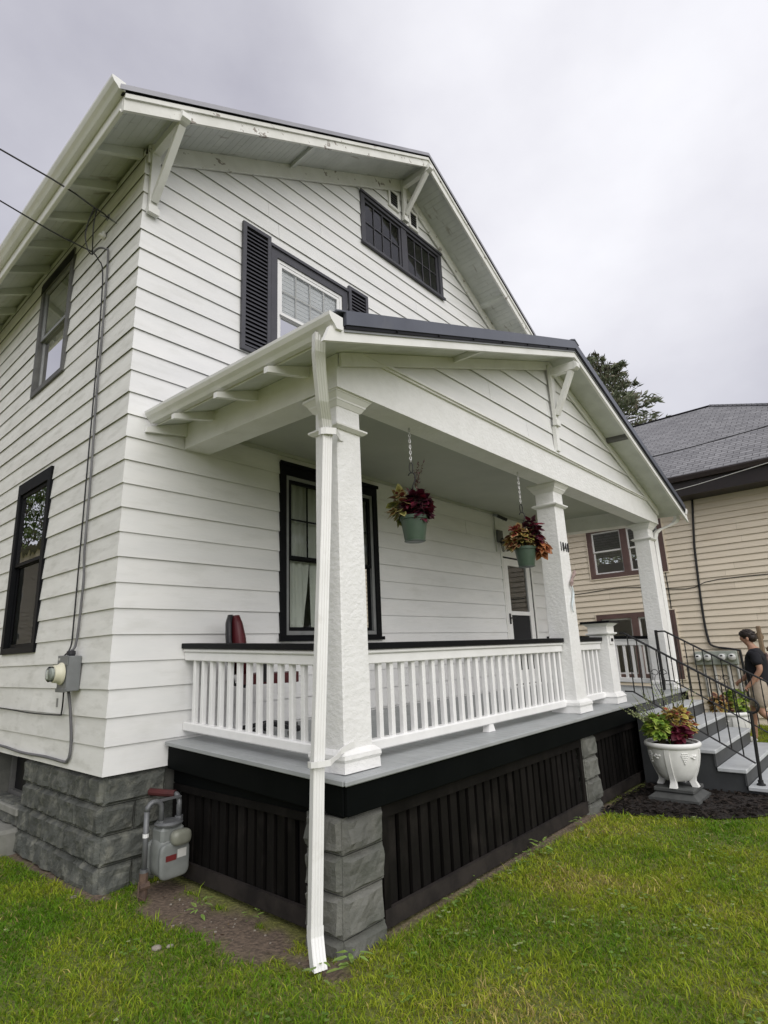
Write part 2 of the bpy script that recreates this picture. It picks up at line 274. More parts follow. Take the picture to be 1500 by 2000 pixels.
class MB:
    """Collects shapes; build() links them as ONE mesh object."""
    def __init__(s, warp=False): s.v = []; s.f = []; s.warp = warp; s.smooth = False; s.cols = None
    def add(s, vs, fs):
        o = len(s.v); s.v += [tuple(q) for q in vs]; s.f += [tuple(i + o for i in q) for q in fs]; return s
    def hexa(s, p):
        return s.add(p, [(0, 3, 2, 1), (4, 5, 6, 7), (0, 1, 5, 4), (1, 2, 6, 5), (2, 3, 7, 6), (3, 0, 4, 7)])
    def box(s, x0, x1, y0, y1, z0, z1):
        return s.hexa([(x0, y0, z0), (x1, y0, z0), (x1, y1, z0), (x0, y1, z0), (x0, y0, z1), (x1, y0, z1), (x1, y1, z1), (x0, y1, z1)])
    def bbox(s, x0, x1, y0, y1, z0, z1, b=0.004):
        """box with small chamfers on every edge"""
        xs, ys, zs = (x0, x1), (y0, y1), (z0, z1)
        vs = []; idx = {}
        for i in (0, 1):
            for j in (0, 1):
                for k in (0, 1):
                    X, Y, Z = xs[i], ys[j], zs[k]
                    dx, dy, dz = (b if i == 0 else -b), (b if j == 0 else -b), (b if k == 0 else -b)
                    idx[i, j, k] = len(vs)
                    vs += [(X, Y + dy, Z + dz), (X + dx, Y, Z + dz), (X + dx, Y + dy, Z)]
        fs = []
        def q(a, bb, c, d): fs.append((a, bb, c, d))
        I = idx
        for i in (0, 1):
            q(I[i,0,0], I[i,1,0], I[i,1,1], I[i,0,1])
            q(I[0,i,0]+1, I[1,i,0]+1, I[1,i,1]+1, I[0,i,1]+1)
            q(I[0,0,i]+2, I[1,0,i]+2, I[1,1,i]+2, I[0,1,i]+2)
        for i in (0, 1):
            for j in (0, 1):
                q(I[i,j,0], I[i,j,1], I[i,j,1]+1, I[i,j,0]+1)
                q(I[i,0,j], I[i,1,j], I[i,1,j]+2, I[i,0,j]+2)
                q(I[0,i,j]+1, I[1,i,j]+1, I[1,i,j]+2, I[0,i,j]+2)
        for k in idx.values(): fs.append((k, k+1, k+2))
        return s.add(vs, fs)
    def prism(s, poly, axis, a0, a1):
        """polygon in the plane across axis, extruded a0..a1. axis 'y': poly of (x,z); 'x': (y,z); 'z': (x,y)"""
        def mk(p, a):
            return {'y': (p[0], a, p[1]), 'x': (a, p[0], p[1]), 'z': (p[0], p[1], a)}[axis]
        n = len(poly)
        vs = [mk(p, a0) for p in poly] + [mk(p, a1) for p in poly]
        fs = [tuple(range(n)), tuple(range(2 * n - 1, n - 1, -1))]
        fs += [(i, (i + 1) % n, n + (i + 1) % n, n + i) for i in range(n)]
        return s.add(vs, fs)
    def tube(s, path, r, n=8, cap=True):
        P = [Vector(p) for p in path]; R = r if isinstance(r, (list, tuple)) else [r] * len(P)
        t = (P[1] - P[0]).normalized()
        u = t.cross(Vector((0, 0, 1)));
        if u.length < 1e-3: u = t.cross(Vector((1, 0, 0)))
        u.normalize(); rings = []
        for i, p in enumerate(P):
            a = P[min(i + 1, len(P) - 1)] - P[max(i - 1, 0)]
            a.normalize(); u = (u - a * u.dot(a))
            if u.length < 1e-6: u = a.orthogonal()
            u.normalize(); w = a.cross(u)
            rings.append([tuple(p + (u * math.cos(2 * math.pi * k / n) + w * math.sin(2 * math.pi * k / n)) * R[i]) for k in range(n)])
        vs = [v for rg in rings for v in rg]; fs = []
        for i in range(len(P) - 1):
            for k in range(n): fs.append((i * n + k, i * n + (k + 1) % n, (i + 1) * n + (k + 1) % n, (i + 1) * n + k))
        if cap: fs += [tuple(range(n - 1, -1, -1)), tuple((len(P) - 1) * n + k for k in range(n))]
        return s.add(vs, fs)
    def lathe(s, prof, c, n=24, axis='z'):
        vs = []; fs = []
        for r, h in prof:
            for k in range(n):
                a = 2 * math.pi * k / n; x, y = r * math.cos(a), r * math.sin(a)
                vs.append({'z': (c[0] + x, c[1] + y, c[2] + h), 'x': (c[0] + h, c[1] + x, c[2] + y), 'y': (c[0] + x, c[1] + h, c[2] + y)}[axis])
        for i in range(len(prof) - 1):
            for k in range(n): fs.append((i * n + k, i * n + (k + 1) % n, (i + 1) * n + (k + 1) % n, (i + 1) * n + k))
        fs += [tuple(range(n - 1, -1, -1)), tuple((len(prof) - 1) * n + k for k in range(n))]
        return s.add(vs, fs)
    def mesh(s, name):
        me = bpy.data.meshes.new(name)
        vs = [(x, y, z + PW * min(y, 0.0)) for x, y, z in s.v] if s.warp else s.v
        me.from_pydata(vs, [], s.f); me.update()
        if s.cols is not None:
            at = me.attributes.new('tint', 'FLOAT_COLOR', 'FACE')
            at.data.foreach_set('color', np.array([(*c, 1.0) for c in s.cols], dtype=np.float32).ravel())
        if s.smooth: me.polygons.foreach_set('use_smooth', [True] * len(me.polygons))
        import bmesh
        bm = bmesh.new(); bm.from_mesh(me); bmesh.ops.recalc_face_normals(bm, faces=bm.faces); bm.to_mesh(me); bm.free()
        return me
    def build(s, name, mat, parent=None):
        me = s.mesh(name); return link(name, me, mat, parent)

def link(name, me, mat, parent=None, basis=None):
    if mat is not None and not me.materials: me.materials.append(mat if not isinstance(mat, str) else M[mat])
    o = bpy.data.objects.new(name, me); COL.objects.link(o)
    if basis is not None: o.matrix_basis = basis
    if parent is not None:
        o.parent = parent; o.matrix_parent_inverse = parent.matrix_basis.inverted()
    return o
def tag(o, label=None, cat=None, group=None, kind=None):
    if label: o['label'] = label
    if cat: o['category'] = cat
    if group: o['group'] = group
    if kind: o['kind'] = kind
    return o
def thing(name, loc, label, cat, group=None):
    o = bpy.data.objects.new(name, None); COL.objects.link(o); o.location = loc
    o.matrix_basis = Matrix.Translation(loc); o.empty_display_size = 0.2
    return tag(o, label, cat, group)
def smooth_angle(o, ang=40):
    me = o.data
    me.polygons.foreach_set('use_smooth', [True] * len(me.polygons))
    try: me.set_sharp_from_angle(angle=math.radians(ang))
    except Exception: pass
    return o

class Plane:
    """wall plane: a along the wall, o outwards, z up"""
    def __init__(s, org, u, nrm): s.org, s.u, s.n = org, u, nrm
    def p(s, a, o, z): return (s.org[0] + s.u[0] * a + s.n[0] * o, s.org[1] + s.u[1] * a + s.n[1] * o, z)
    def box(s, mb, a0, a1, o0, o1, z0, z1):
        return mb.hexa([s.p(a0, o0, z0), s.p(a1, o0, z0), s.p(a1, o1, z0), s.p(a0, o1, z0), s.p(a0, o0, z1), s.p(a1, o0, z1), s.p(a1, o1, z1), s.p(a0, o1, z1)])
FR = Plane((0, 0), (1, 0), (0, -1))
SD = Plane((0, 0), (0, 1), (-1, 0))

def siding(pl, parent, mat, z0, z1, exp, left, right, openings, out=0.0185, name='siding_board', corner=False, warp=False, split=3.0):
    """lapped boards, one object per board length; left/right give the wall limits at a height"""
    k = 0
    while z0 + k * exp < z1 - 1e-6:
        a, b = z0 + k * exp, min(z0 + (k + 1) * exp, z1); k += 1
        cuts = sorted([q for q in openings if q[2] < b - 0.004 and q[3] > a + 0.004])
        segs = []
        pieces = []                                      # (l, r, zlo, zhi, lcorner)
        cur = None
        xs = [None] + [q for q in cuts]
        l_edge = 'L'
        for q in cuts:
            pieces.append((l_edge, q[0], a, b))
            if q[2] > a + 0.01: pieces.append((q[0], q[1], a, q[2]))
            if q[3] < b - 0.01: pieces.append((q[0], q[1], q[3], b))
            l_edge = q[1]
        pieces.append((l_edge, 'R', a, b))
        cutp = []
        for (l, r, lo, hi) in pieces:                      # long courses are made of several boards butted together
            l_, r_ = (left(lo) if l == 'L' else l), (right(lo) if r == 'R' else r)
            if split and r_ - l_ > split * 1.25 and hi - lo > 0.08:
                x_ = l_ + random.uniform(0.35, 0.9) * split
                while x_ < r_ - 0.6:
                    cutp.append((l, x_ - 0.0012, lo, hi)); l = x_ + 0.0012; x_ += split * random.uniform(0.8, 1.15)
            cutp.append((l, r, lo, hi))
        for (l, r, lo, hi) in cutp:
            def lim(e, z): return left(z) if e == 'L' else right(z) if e == 'R' else e
            jo, jz = random.uniform(-0.002, 0.002), random.uniform(-0.0016, 0.0016)   # boards never lie quite even
            def pro(z): return out + jo - (out - 0.004) * (z - a) / exp
            top = hi + (0.012 if hi == b and b < z1 - 1e-6 else 0.0)
            la, ra, lb, rb = lim(l, lo), lim(r, lo), lim(l, top), lim(r, top)
            if ra - la < 0.02: continue
            lo += jz; top += jz
            if rb - lb < 0.0: m_ = (lb + rb) / 2; lb = rb = m_
            oo = [pro(lo), pro(lo) - 0.003, pro(top) - 0.003, pro(top)]
            cs = (1.0 if (l == 'L' and corner) else 0.0)
            mb = MB(warp)
            mb.hexa([pl.p(la - cs * oo[0], oo[0], lo), pl.p(ra, oo[0], lo), pl.p(ra, oo[1], lo), pl.p(la - cs * oo[1], oo[1], lo),
                     pl.p(lb - cs * oo[3], oo[3], top), pl.p(rb, oo[3], top), pl.p(rb, oo[2], top), pl.p(lb - cs * oo[2], oo[2], top)])
            mb.build(name, mat, parent)

def sheathing(pl, parent, mat, z0, z1, step, left, right, openings, o0, o1, name='sheathing'):
    mb = MB(); zs = {z0, z1}
    for q in openings: zs |= {min(max(q[2], z0), z1), min(max(q[3], z0), z1)}
    z = z0
    while z < z1: zs.add(z); z += step
    zs = sorted(zs)
    for a, b in zip(zs[:-1], zs[1:]):
        if b - a < 1e-5: continue
        l = max(left(a), left(b)); r = min(right(a), right(b)); cur = l
        for q in sorted(q for q in openings if q[2] < (a + b) / 2 < q[3]):
            if q[0] > cur: pl.box(mb, cur, q[0], o0, o1, a, b)
            cur = q[1]
        if r > cur: pl.box(mb, cur, r, o0, o1, a, b)
    return mb.build(name, mat, parent)

def frame(pl, mb, a0, a1, z0, z1, w, o0, o1, wt=None, wb=None):
    wt = wt or w; wb = wb or w
    pl.box(mb, a0, a0 + w, o0, o1, z0, z1); pl.box(mb, a1 - w, a1, o0, o1, z0, z1)
    pl.box(mb, a0 + w, a1 - w, o0, o1, z1 - wt, z1); pl.box(mb, a0 + w, a1 - w, o0, o1, z0, z0 + wb)
    return mb

# ================================================================== GROUND (setting)
GZ = -0.80
def gnoise(x, y): return 0.022 * noise.noise((x * 0.8, y * 0.8, 1.3)) + 0.010 * noise.noise((x * 2.7, y * 2.7, 4.1))
def ground_z(x, y):
    d = math.hypot(x - 1, y + 2)
    base = GZ + (gnoise(x, y) if d < 18 else 0.0)
    # soil banked a little against the house corner and the lawn swells towards the camera
    base += 0.020 * math.exp(-((x - 0.1) ** 2 + (y - 0.2) ** 2) / 0.8)
    return base
def ground_mat():
    m, n, l, out = _nodes('lawn_soil')
    b = n.new('ShaderNodeBsdfPrincipled'); b.inputs['Roughness'].default_value = 0.95
    a = n.new('ShaderNodeAttribute'); a.attribute_name = 'tint'
    g = n.new('ShaderNodeNewGeometry'); t = n.new('ShaderNodeTexNoise'); t.inputs['Scale'].default_value = 42; t.inputs['Detail'].default_value = 5
    l.new(g.outputs['Position'], t.inputs['Vector'])
    r = n.new('ShaderNodeValToRGB'); r.color_ramp.elements[0].position = 0.3; r.color_ramp.elements[0].color = (0.55, 0.55, 0.55, 1)
    r.color_ramp.elements[1].position = 0.72; r.color_ramp.elements[1].color = (1.35, 1.33, 1.3, 1)
    l.new(t.outputs['Fac'], r.inputs['Fac'])
    mm = n.new('ShaderNodeMixRGB'); mm.blend_type = 'MULTIPLY'; mm.inputs['Fac'].default_value = 1.0
    l.new(a.outputs['Color'], mm.inputs['Color1']); l.new(r.outputs['Color'], mm.inputs['Color2'])
    l.new(mm.outputs['Color'], b.inputs['Base Color'])
    bp_ = n.new('ShaderNodeBump'); bp_.inputs['Strength'].default_value = 0.9; bp_.inputs['Distance'].default_value = 0.02
    l.new(t.outputs['Fac'], bp_.inputs['Height']); l.new(bp_.outputs['Normal'], b.inputs['Normal'])
    l.new(b.outputs['BSDF'], out.inputs['Surface'])
    return m

BED = [(3.90, -2.04), (3.93, -2.12), (4.02, -2.40), (4.12, -2.68), (4.26, -2.98), (4.50, -3.24), (4.9, -3.5), (5.3, -3.62), (5.3, -2.04)]
def in_poly(x, y, P):
    c = False; j = len(P) - 1
    for i in range(len(P)):
        if (P[i][1] > y) != (P[j][1] > y) and x < (P[j][0] - P[i][0]) * (y - P[i][1]) / (P[j][1] - P[i][1]) + P[i][0]: c = not c
        j = i
    return c
def seg_d(px, py, ax, ay, bx, by):
    t = max(0, min(1, ((px - ax) * (bx - ax) + (py - ay) * (by - ay)) / ((bx - ax) ** 2 + (by - ay) ** 2 + 1e-9)))
    return math.hypot(px - ax - t * (bx - ax), py - ay - t * (by - ay))
def bare(x, y):
    """0 lawn .. 1 bare soil"""
    n_ = 0.5 * noise.noise((x * 3.1, y * 3.1, 7)) + 0.3 * noise.noise((x * 8, y * 8, 2))
    v = 0.0
    # worn soil in the corner beside the porch
    d = seg_d(x, y, 0.28, -0.25, 0.34, -1.55)
    v = max(v, 1.12 - d / 0.27 + n_ * 1.2)
    d = seg_d(x, y, 0.30, -1.6, 0.36, -2.05); v = max(v, 0.90 - d / 0.16 + n_ * 0.8)
    # strip along the foundation and the front skirting
    if y > -0.1: v = max(v, 1.0 - abs(x - 0.02) / 0.13 + n_ * 0.5)
    if x > 0.4 and x < 4.3: v = max(v, 1.0 - abs(y + 2.0) / (0.05 + 0.11 * min(1, max(0, (x - 1.6) / 2))) + n_ * 0.4)
    return max(0.0, min(1.0, (v - 0.30) / 0.35))
def build_ground():
    def axis(lo, a, b, hi, fine):
        xs = list(np.arange(a, b + 1e-6, fine)); 
        s = fine; x = b
        while x < hi: s *= 1.6; x += s; xs.append(min(x, hi))
        s = fine; x = a; pre = []
        while x > lo: s *= 1.6; x -= s; pre.append(max(x, lo))
        return pre[::-1] + xs
    X = axis(-300, -2.2, 6.4, 300, 0.07); Y = axis(-300, -5.2, 3.4, 300, 0.07)
    vs = []; cols = []
    for y in Y:
        for x in X:
            vs.append((x, y, ground_z(x, y)))
            k = bare(x, y); p = 0.5 + 0.5 * noise.noise((x * 0.9, y * 0.9, 3))
            gr = (0.12 + 0.06 * p, 0.15 + 0.03 * p, 0.034 + 0.01 * p); so = (0.150, 0.112, 0.082)
            cols.append(tuple(gr[i] * (1 - k) + so[i] * k for i in range(3)))
    nx = len(X); fs = [(j * nx + i, j * nx + i + 1, (j + 1) * nx + i + 1, (j + 1) * nx + i) for j in range(len(Y) - 1) for i in range(nx - 1)]
    me = bpy.data.meshes.new('ground'); me.from_pydata(vs, [], fs)
    at = me.attributes.new('tint', 'FLOAT_COLOR', 'POINT'); at.data.foreach_set('color', np.array([(*c, 1) for c in cols], dtype=np.float32).ravel())
    me.polygons.foreach_set('use_smooth', [True] * len(fs))
    tag(link('ground', me, ground_mat()), kind='structure')
    # mulch bed: a low mound with bark chips
    mb = MB(); c = (4.75, -2.7); n = len(BED); mb.smooth = True
    rings = []
    for t, h in ((1.0, 0.004), (0.9, 0.03), (0.6, 0.04), (0.2, 0.035)):
        rings.append([(c[0] + (p[0] - c[0]) * t, c[1] + (p[1] - c[1]) * t, GZ + h) for p in BED])
    mb.add([q for r in rings for q in r], [(i * n + k, i * n + (k + 1) % n, (i + 1) * n + (k + 1) % n, (i + 1) * n + k) for i in range(3) for k in range(n)] + [tuple(3 * n + k for k in range(n))])
    tag(mb.build('mulch_bed', pmat('bark_mulch', (0.035, 0.028, 0.024), (0.015, 0.012, 0.011), (45, 45, 45), 0.95, ((60, 60, 60), 1.0, 0.03))), kind='structure')
    mb = MB(); cols = []
    for i in range(2600):
        x, y = random.uniform(3.85, 5.25), random.uniform(-3.6, -2.02)
        if not in_poly(x, y, BED): continue
        a = random.uniform(0, 6.28); L = random.uniform(0.012, 0.035); w = L * random.uniform(0.25, 0.5); tl = random.uniform(-0.5, 0.5)
        z = GZ + 0.025 + random.uniform(0.0, 0.02); ca, sa = math.cos(a), math.sin(a)
        P = [(-L, -w, -L * tl), (L, -w, L * tl), (L, w, L * tl + 0.004), (-L, w, -L * tl + 0.006)]
        mb.add([(x + p[0] * ca - p[1] * sa, y + p[0] * sa + p[1] * ca, z + p[2]) for p in P], [(0, 1, 2, 3)])
        v = random.uniform(0.012, 0.05); cols.append((v * 1.25, v, v * 0.85))
    mb.cols = cols
    tag(mb.build('bark_chips', M['blade']), 'dark bark mulch chips around the white urn', 'mulch', kind='stuff')
build_ground()

# ================================================================== HOUSE
house = thing('house', (3.93, 4.0, GZ), 'white two-storey clapboard house with dark trim and a gabled front porch', 'house')
XM, HW = 3.93, 7.86                                        # ridge line, width
MS = 0.585                                                 # main roof slope
def zb(x): return 7.80 - MS * abs(x - XM)                   # lower edge of the rake boards
def zs(x): return zb(x) + 0.10                              # soffit plane
EXP = 0.2032
# openings: (a0, a1, z0, z1) of the whole casing
OPF = [(1.594, 3.073, 0.942, 2.778), (5.98, 6.98, 0.20, 2.40), (1.455, 2.655, 3.92, 5.335), (2.981, 4.878, 6.245, 7.10)]
OPS = [(1.622, 2.604, 0.931, 2.786), (1.604, 2.582, 3.85, 5.37)]
inner = lambda o, e=0.02: (o[0] + e, o[1] - e, o[2] + e, o[3] - e)

front = sheathing(FR, house, 'dark', 0.0, 7.70, 0.1, lambda z: max(0.03, XM - (zs(XM) - 0.01 - z) / MS), lambda z: min(HW - 0.03, XM + (zs(XM) - 0.01 - z) / MS), [inner(o, 0.05) for o in OPF], -0.06, -0.012, 'front_wall')
front['label'] = 'white clapboard front wall with gable'
siding(FR, front, 'siding', 0.0, 7.80, EXP, lambda z: max(0.0, XM - (zs(XM) - z) / MS), lambda z: min(HW, XM + (zs(XM) - z) / MS), [inner(o) for o in OPF], corner=True)
side = sheathing(SD, house, 'dark', 0.0, 5.55, 2.0, lambda z: 0.03, lambda z: 10.0, [inner(o, 0.05) for o in OPS], -0.06, -0.012, 'side_wall')
side['label'] = 'stained white clapboard side wall'
siding(SD, side, 'siding_side', 0.0, 5.56, EXP, lambda z: 0.0, lambda z: 6.2, [inner(o) for o in OPS], corner=True)
mb = MB(); mb.box(0.0, 0.02, 6.2, 10.0, 0.0, 5.5); mb.box(0.0, HW, 10.0, 10.05, 0.0, 5.5); mb.box(HW - 0.03, HW, 0.02, 10.0, 0.0, 5.5)
mb.prism([(0.0, 5.5), (HW, 5.5), (XM, 7.75)], 'y', 10.0, 10.05)
mb.build('rear_wall', 'siding', house)
# a thin white corner strip shows between the mitred boards
mb = MB(); mb.box(-0.004, 0.03, -0.004, 0.03, 0.0, 5.5); mb.build('corner_strip', 'trim', house)

def window(pl, o, name, casing, sash, cw, style, glass, label=None, storm=None, cols=0, rows=1, meet=0.5, curtain=None, head=None, lowopen=False):
    a0, a1, z0, z1 = o
    mb = MB(); frame(pl, mb, a0, a1, z0, z1, cw, -0.05, 0.034, wt=head or cw, wb=cw * 0.75)
    w = mb.build(name, casing, house)
    if label: w['label'] = label
    if pl is FR: mb = MB(); pl.box(mb, a0 - 0.012, a1 + 0.012, 0.0342, 0.054, z1 - 0.030, z1 + 0.006); mb.build('drip_cap', casing, w)
    if pl is FR: mb = MB(); pl.box(mb, a0 - 0.02, a1 + 0.02, 0.0342, 0.060, z0 - 0.004, z0 + 0.034); mb.build('sill', casing, w)
    ia0, ia1, iz0, iz1 = a0 + cw, a1 - cw, z0 + cw * 0.75, z1 - (head or cw)
    if storm:
        mb = MB(); frame(pl, mb, ia0 + 0.001, ia1 - 0.001, iz0 + 0.001, iz1 - 0.001, 0.040, -0.02, 0.018); mb.build('storm_frame', storm, w)
        ia0 += 0.042; ia1 -= 0.042; iz0 += 0.042; iz1 -= 0.042
    if style == 'pair':
        mid = (ia0 + ia1) / 2; mb = MB(); pl.box(mb, mid - 0.06, mid + 0.06, -0.049, 0.022, iz0 + 0.001, iz1 - 0.001); mb.build('mullion', casing, w)
        parts = [(ia0, mid - 0.061, iz0, iz1), (mid + 0.061, ia1, iz0, iz1)]
        setb = [(-0.026, 0.004)] * 2
    else:
        zm = iz0 + (iz1 - iz0) * meet
        parts = [(ia0, ia1, zm - 0.015, iz1), (ia0, ia1, iz0, zm + 0.015)]; setb = [(-0.012, 0.012), (-0.038, -0.014)]
    for i, (pa0, pa1, pz0, pz1) in enumerate(parts):
        s0, s1 = setb[i]
        mb = MB(); frame(pl, mb, pa0 + 0.002, pa1 - 0.002, pz0 + 0.002, pz1 - 0.002, 0.036, s0, s1); sobj = mb.build('sash', sash, w)
        g0, g1, h0, h1 = pa0 + 0.034, pa1 - 0.034, pz0 + 0.034, pz1 - 0.034
        mb = MB(); om = (s0 + s1) / 2
        mb.add([pl.p(g0, om, h0), pl.p(g1, om, h0), pl.p(g1, om, h1), pl.p(g0, om, h1)], [(0, 1, 2, 3)])
        mb.build('pane', glass, w)
        mw, mo = (0.0065, 0.002) if style == 'pair' else (0.0085, -0.012)
        if cols and (style == 'pair' or i == 0):
            for k in range(1, cols):
                x = g0 + (g1 - g0) * k / cols
                mb = MB(); pl.box(mb, x - mw, x + mw, om + mo, om + mo + 0.010, h0, h1); mb.build('muntin', sash, w)
            for k in range(1, rows):
                z = h0 + (h1 - h0) * k / rows
                mb = MB(); pl.box(mb, g0, g1, om + mo + 0.0005, om + mo + 0.0095, z - mw, z + mw); mb.build('muntin', sash, w)
    if curtain == 'sheer':
        for side_ in (0, 1):
            mb = MB(); n = 40; vs = []; fs = []
            gap_top, gap_bot = 0.005, 0.10
            for j in range(9):
                v = j / 8; zc = iz1 - (iz1 - iz0) * v
                c_ = ia0 + (ia1 - ia0) * 0.30
                gp = gap_top + gap_bot * v ** 2
                e0, e1 = (ia0, c_ - gp * (0.9 if side_ == 0 else 0)) if side_ == 0 else (c_ + gp * 0.15, ia1)
                for i in range(n + 1):
                    u = i / n; a = e0 + (e1 - e0) * u
                    vs.append(pl.p(a, -0.085 + 0.018 * math.sin(a * 62 + 0.6 * math.sin(v * 4)) + 0.006 * math.sin(a * 141), zc))
            for j in range(8):
                for i in range(n): fs.append((j * (n + 1) + i, j * (n + 1) + i + 1, (j + 1) * (n + 1) + i + 1, (j + 1) * (n + 1) + i))
            mb.add(vs, fs); mb.smooth = True; mb.build('curtain', 'curtain', w)
    if curtain == 'blind':
        zl = iz0 + (iz1 - iz0) * meet + 0.03
        mb = MB(); mb.smooth = False
        z = zl
        while z < iz1 + 0.03: pl.box(mb, ia0 + 0.004, ia1 - 0.004, -0.034, -0.028, z, z + 0.052); z += 0.056
        mb.build('roller_blind', 'blind', w)
    return w

window(FR, OPF[0], 'window', 'black', 'black', 0.075, 'double', M['glass_porch'], 'wide black-framed porch window with sheer curtains', storm='alu', cols=5, rows=2, meet=0.47, curtain='sheer', head=0.13)
window(FR, OPF[2], 'window', 'charcoal', 'white_vinyl', 0.085, 'double', M['glass_clear'], 'shuttered upper window with white sash and dark casing', storm='white_vinyl', cols=4, rows=2, meet=0.44, curtain='blind', head=0.13)
window(FR, OPF[3], 'window', 'charcoal', 'charcoal', 0.075, 'pair', M['glass'], 'paired attic window with charcoal frame', cols=4, rows=2)
window(SD, OPS[0], 'window', 'black', 'black', 0.080, 'double', M['glass_old'], 'black-framed lower side window with wavy glass', cols=0, meet=0.52, head=0.13)
w_up = window(SD, OPS[1], 'window', 'weather_grey', 'alu', 0.075, 'double', M['glass'], 'weathered grey upper side window under the eave', cols=0, meet=0.50, head=0.14)
mb = MB(); SD.box(mb, OPS[1][0] - 0.002, OPS[1][1] + 0.002, 0.0345, 0.040, OPS[1][3] - 0.142, OPS[1][3] - 0.032); mb.build('head_shade_strip', 'black', w_up)  # black strip: shadow across the window head put into colour

# shutters beside the upper front window
for a0, a1, lab in ((1.068, 1.438, 'charcoal louvred shutter left of the upper window'), (2.672, 3.030, 'charcoal louvred shutter right of the upper window')):
    mb = MB(); frame(FR, mb, a0, a1, 3.875, 5.405, 0.045, 0.022, 0.054); sh = mb.build('shutter', 'charcoal', house); sh['label'] = lab
    mb = MB(); FR.box(mb, a0 + 0.044, a1 - 0.044, 0.022, 0.026, 3.915, 5.36); mb.build('shutter_back', 'drip', sh)
    me = None
    for k in range(29):
        z = 3.935 + k * 0.0487
        if me is None:
            mbs = MB(); mbs.hexa([(0, -0.052, 0), (a1 - a0 - 0.09, -0.052, 0), (a1 - a0 - 0.09, -0.047, 0), (0, -0.047, 0), (0, -0.036, 0.034), (a1 - a0 - 0.09, -0.036, 0.034), (a1 - a0 - 0.09, -0.031, 0.034), (0, -0.031, 0.034)])
            me = mbs.mesh('louvre_slat')
        link('louvre_slat', me, 'charcoal', sh, Matrix.Translation((a0 + 0.045, 0, z)))
# gable vents
for a0, a1, zc in ((3.60, 3.84, 7.42), (4.07, 4.295, 7.335)):
    mb = MB(); frame(FR, mb, a0, a1, zc - 0.17, zc + 0.15, 0.038, 0.0, 0.040); v = mb.build('gable_vent', 'trim', house)
    mb = MB(); FR.box(mb, a0 + 0.03, a1 - 0.03, 0.0, 0.026, zc - 0.14, zc + 0.12); mb.build('vent_screen', 'drip', v)
    for k in range(6):
        z = zc - 0.12 + k * 0.042
        mb = MB(); mb.hexa([FR.p(a0 + 0.04, 0.038, z), FR.p(a1 - 0.04, 0.038, z), FR.p(a1 - 0.04, 0.034, z), FR.p(a0 + 0.04, 0.034, z), FR.p(a0 + 0.04, 0.031, z + 0.02), FR.p(a1 - 0.04, 0.031, z + 0.02), FR.p(a1 - 0.04, 0.029, z + 0.02), FR.p(a0 + 0.04, 0.029, z + 0.02)])
        mb.build('vent_slat', 'weather_grey', v)

# ---------------- main roof
YF, YB = -0.55, 10.6
XE0, XE1 = -0.44, 8.30
roof = None
mb = MB()
for sgn, xe in ((-1, XE0 - 0.05), (1, XE1 + 0.05)):
    mb.prism([(xe, zb(xe) + 0.205), (XM, zb(XM) + 0.205), (XM, zb(XM) + 0.225), (xe, zb(xe) + 0.225)], 'y', YF - 0.03, YB)
roof = mb.build('roof', 'roof_metal', house); roof['label'] = 'charcoal metal main roof'
for sgn, xe in ((-1, XE0), (1, XE1)):
    mb = MB(); mb.prism([(xe, zs(xe)), (XM, zs(XM)), (XM, zs(XM) + 0.08), (xe, zs(xe) + 0.08)], 'y', YF + 0.03, YB - 0.03)
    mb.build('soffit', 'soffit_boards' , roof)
    # rake: board, crown strip, dark drip line and metal edge
    xo = xe - 0.015 if sgn < 0 else xe + 0.015
    def strip(nm, mat, d0, d1, y0, y1, ex=0.0):
        x_ = xo + sgn * ex
        q = MB(); q.prism([(x_, zb(x_) + d0), (XM, zb(XM) + d0), (XM, zb(XM) + d1), (x_, zb(x_) + d1)], 'y', y0, y1); return q.build(nm, mat, roof)
    strip('rake_board', 'trim_worn', 0.0, 0.115, YF, YF + 0.028)
    strip('rake_crown', 'trim_worn', 0.1155, 0.160, YF - 0.018, YF + 0.028)
    strip('drip_edge', 'drip', 0.1605, 0.180, YF - 0.010, YF + 0.028, 0.02)
    strip('rake_metal', 'rake_sky_sheen', 0.1805, 0.232, YF - 0.034, YF - 0.0305, 0.05)
# frieze boards under the rake, on the wall
for sgn in (-1, 1):
    xa = 0.0 if sgn < 0 else HW
    mb = MB(); mb.prism([(xa, zs(xa) - 0.205), (XM, zs(XM) - 0.205), (XM, zs(XM) - 0.002), (xa, zs(xa) - 0.002)], 'y', -0.046, -0.0255)
    mb.build('frieze_board', 'trim_worn', roof)
# lookout blocks that carry the rake
for x in (1.74, 6.02):
    s_ = 0.028
    mb = MB(); mb.prism([(x - s_, zs(x - s_) - 0.055), (x + s_, zs(x + s_) - 0.055), (x + s_, zs(x + s_) - 0.001), (x - s_, zs(x - s_) - 0.001)], 'y', YF + 0.031, -0.0465)
    mb.build('lookout', 'soffit', roof)
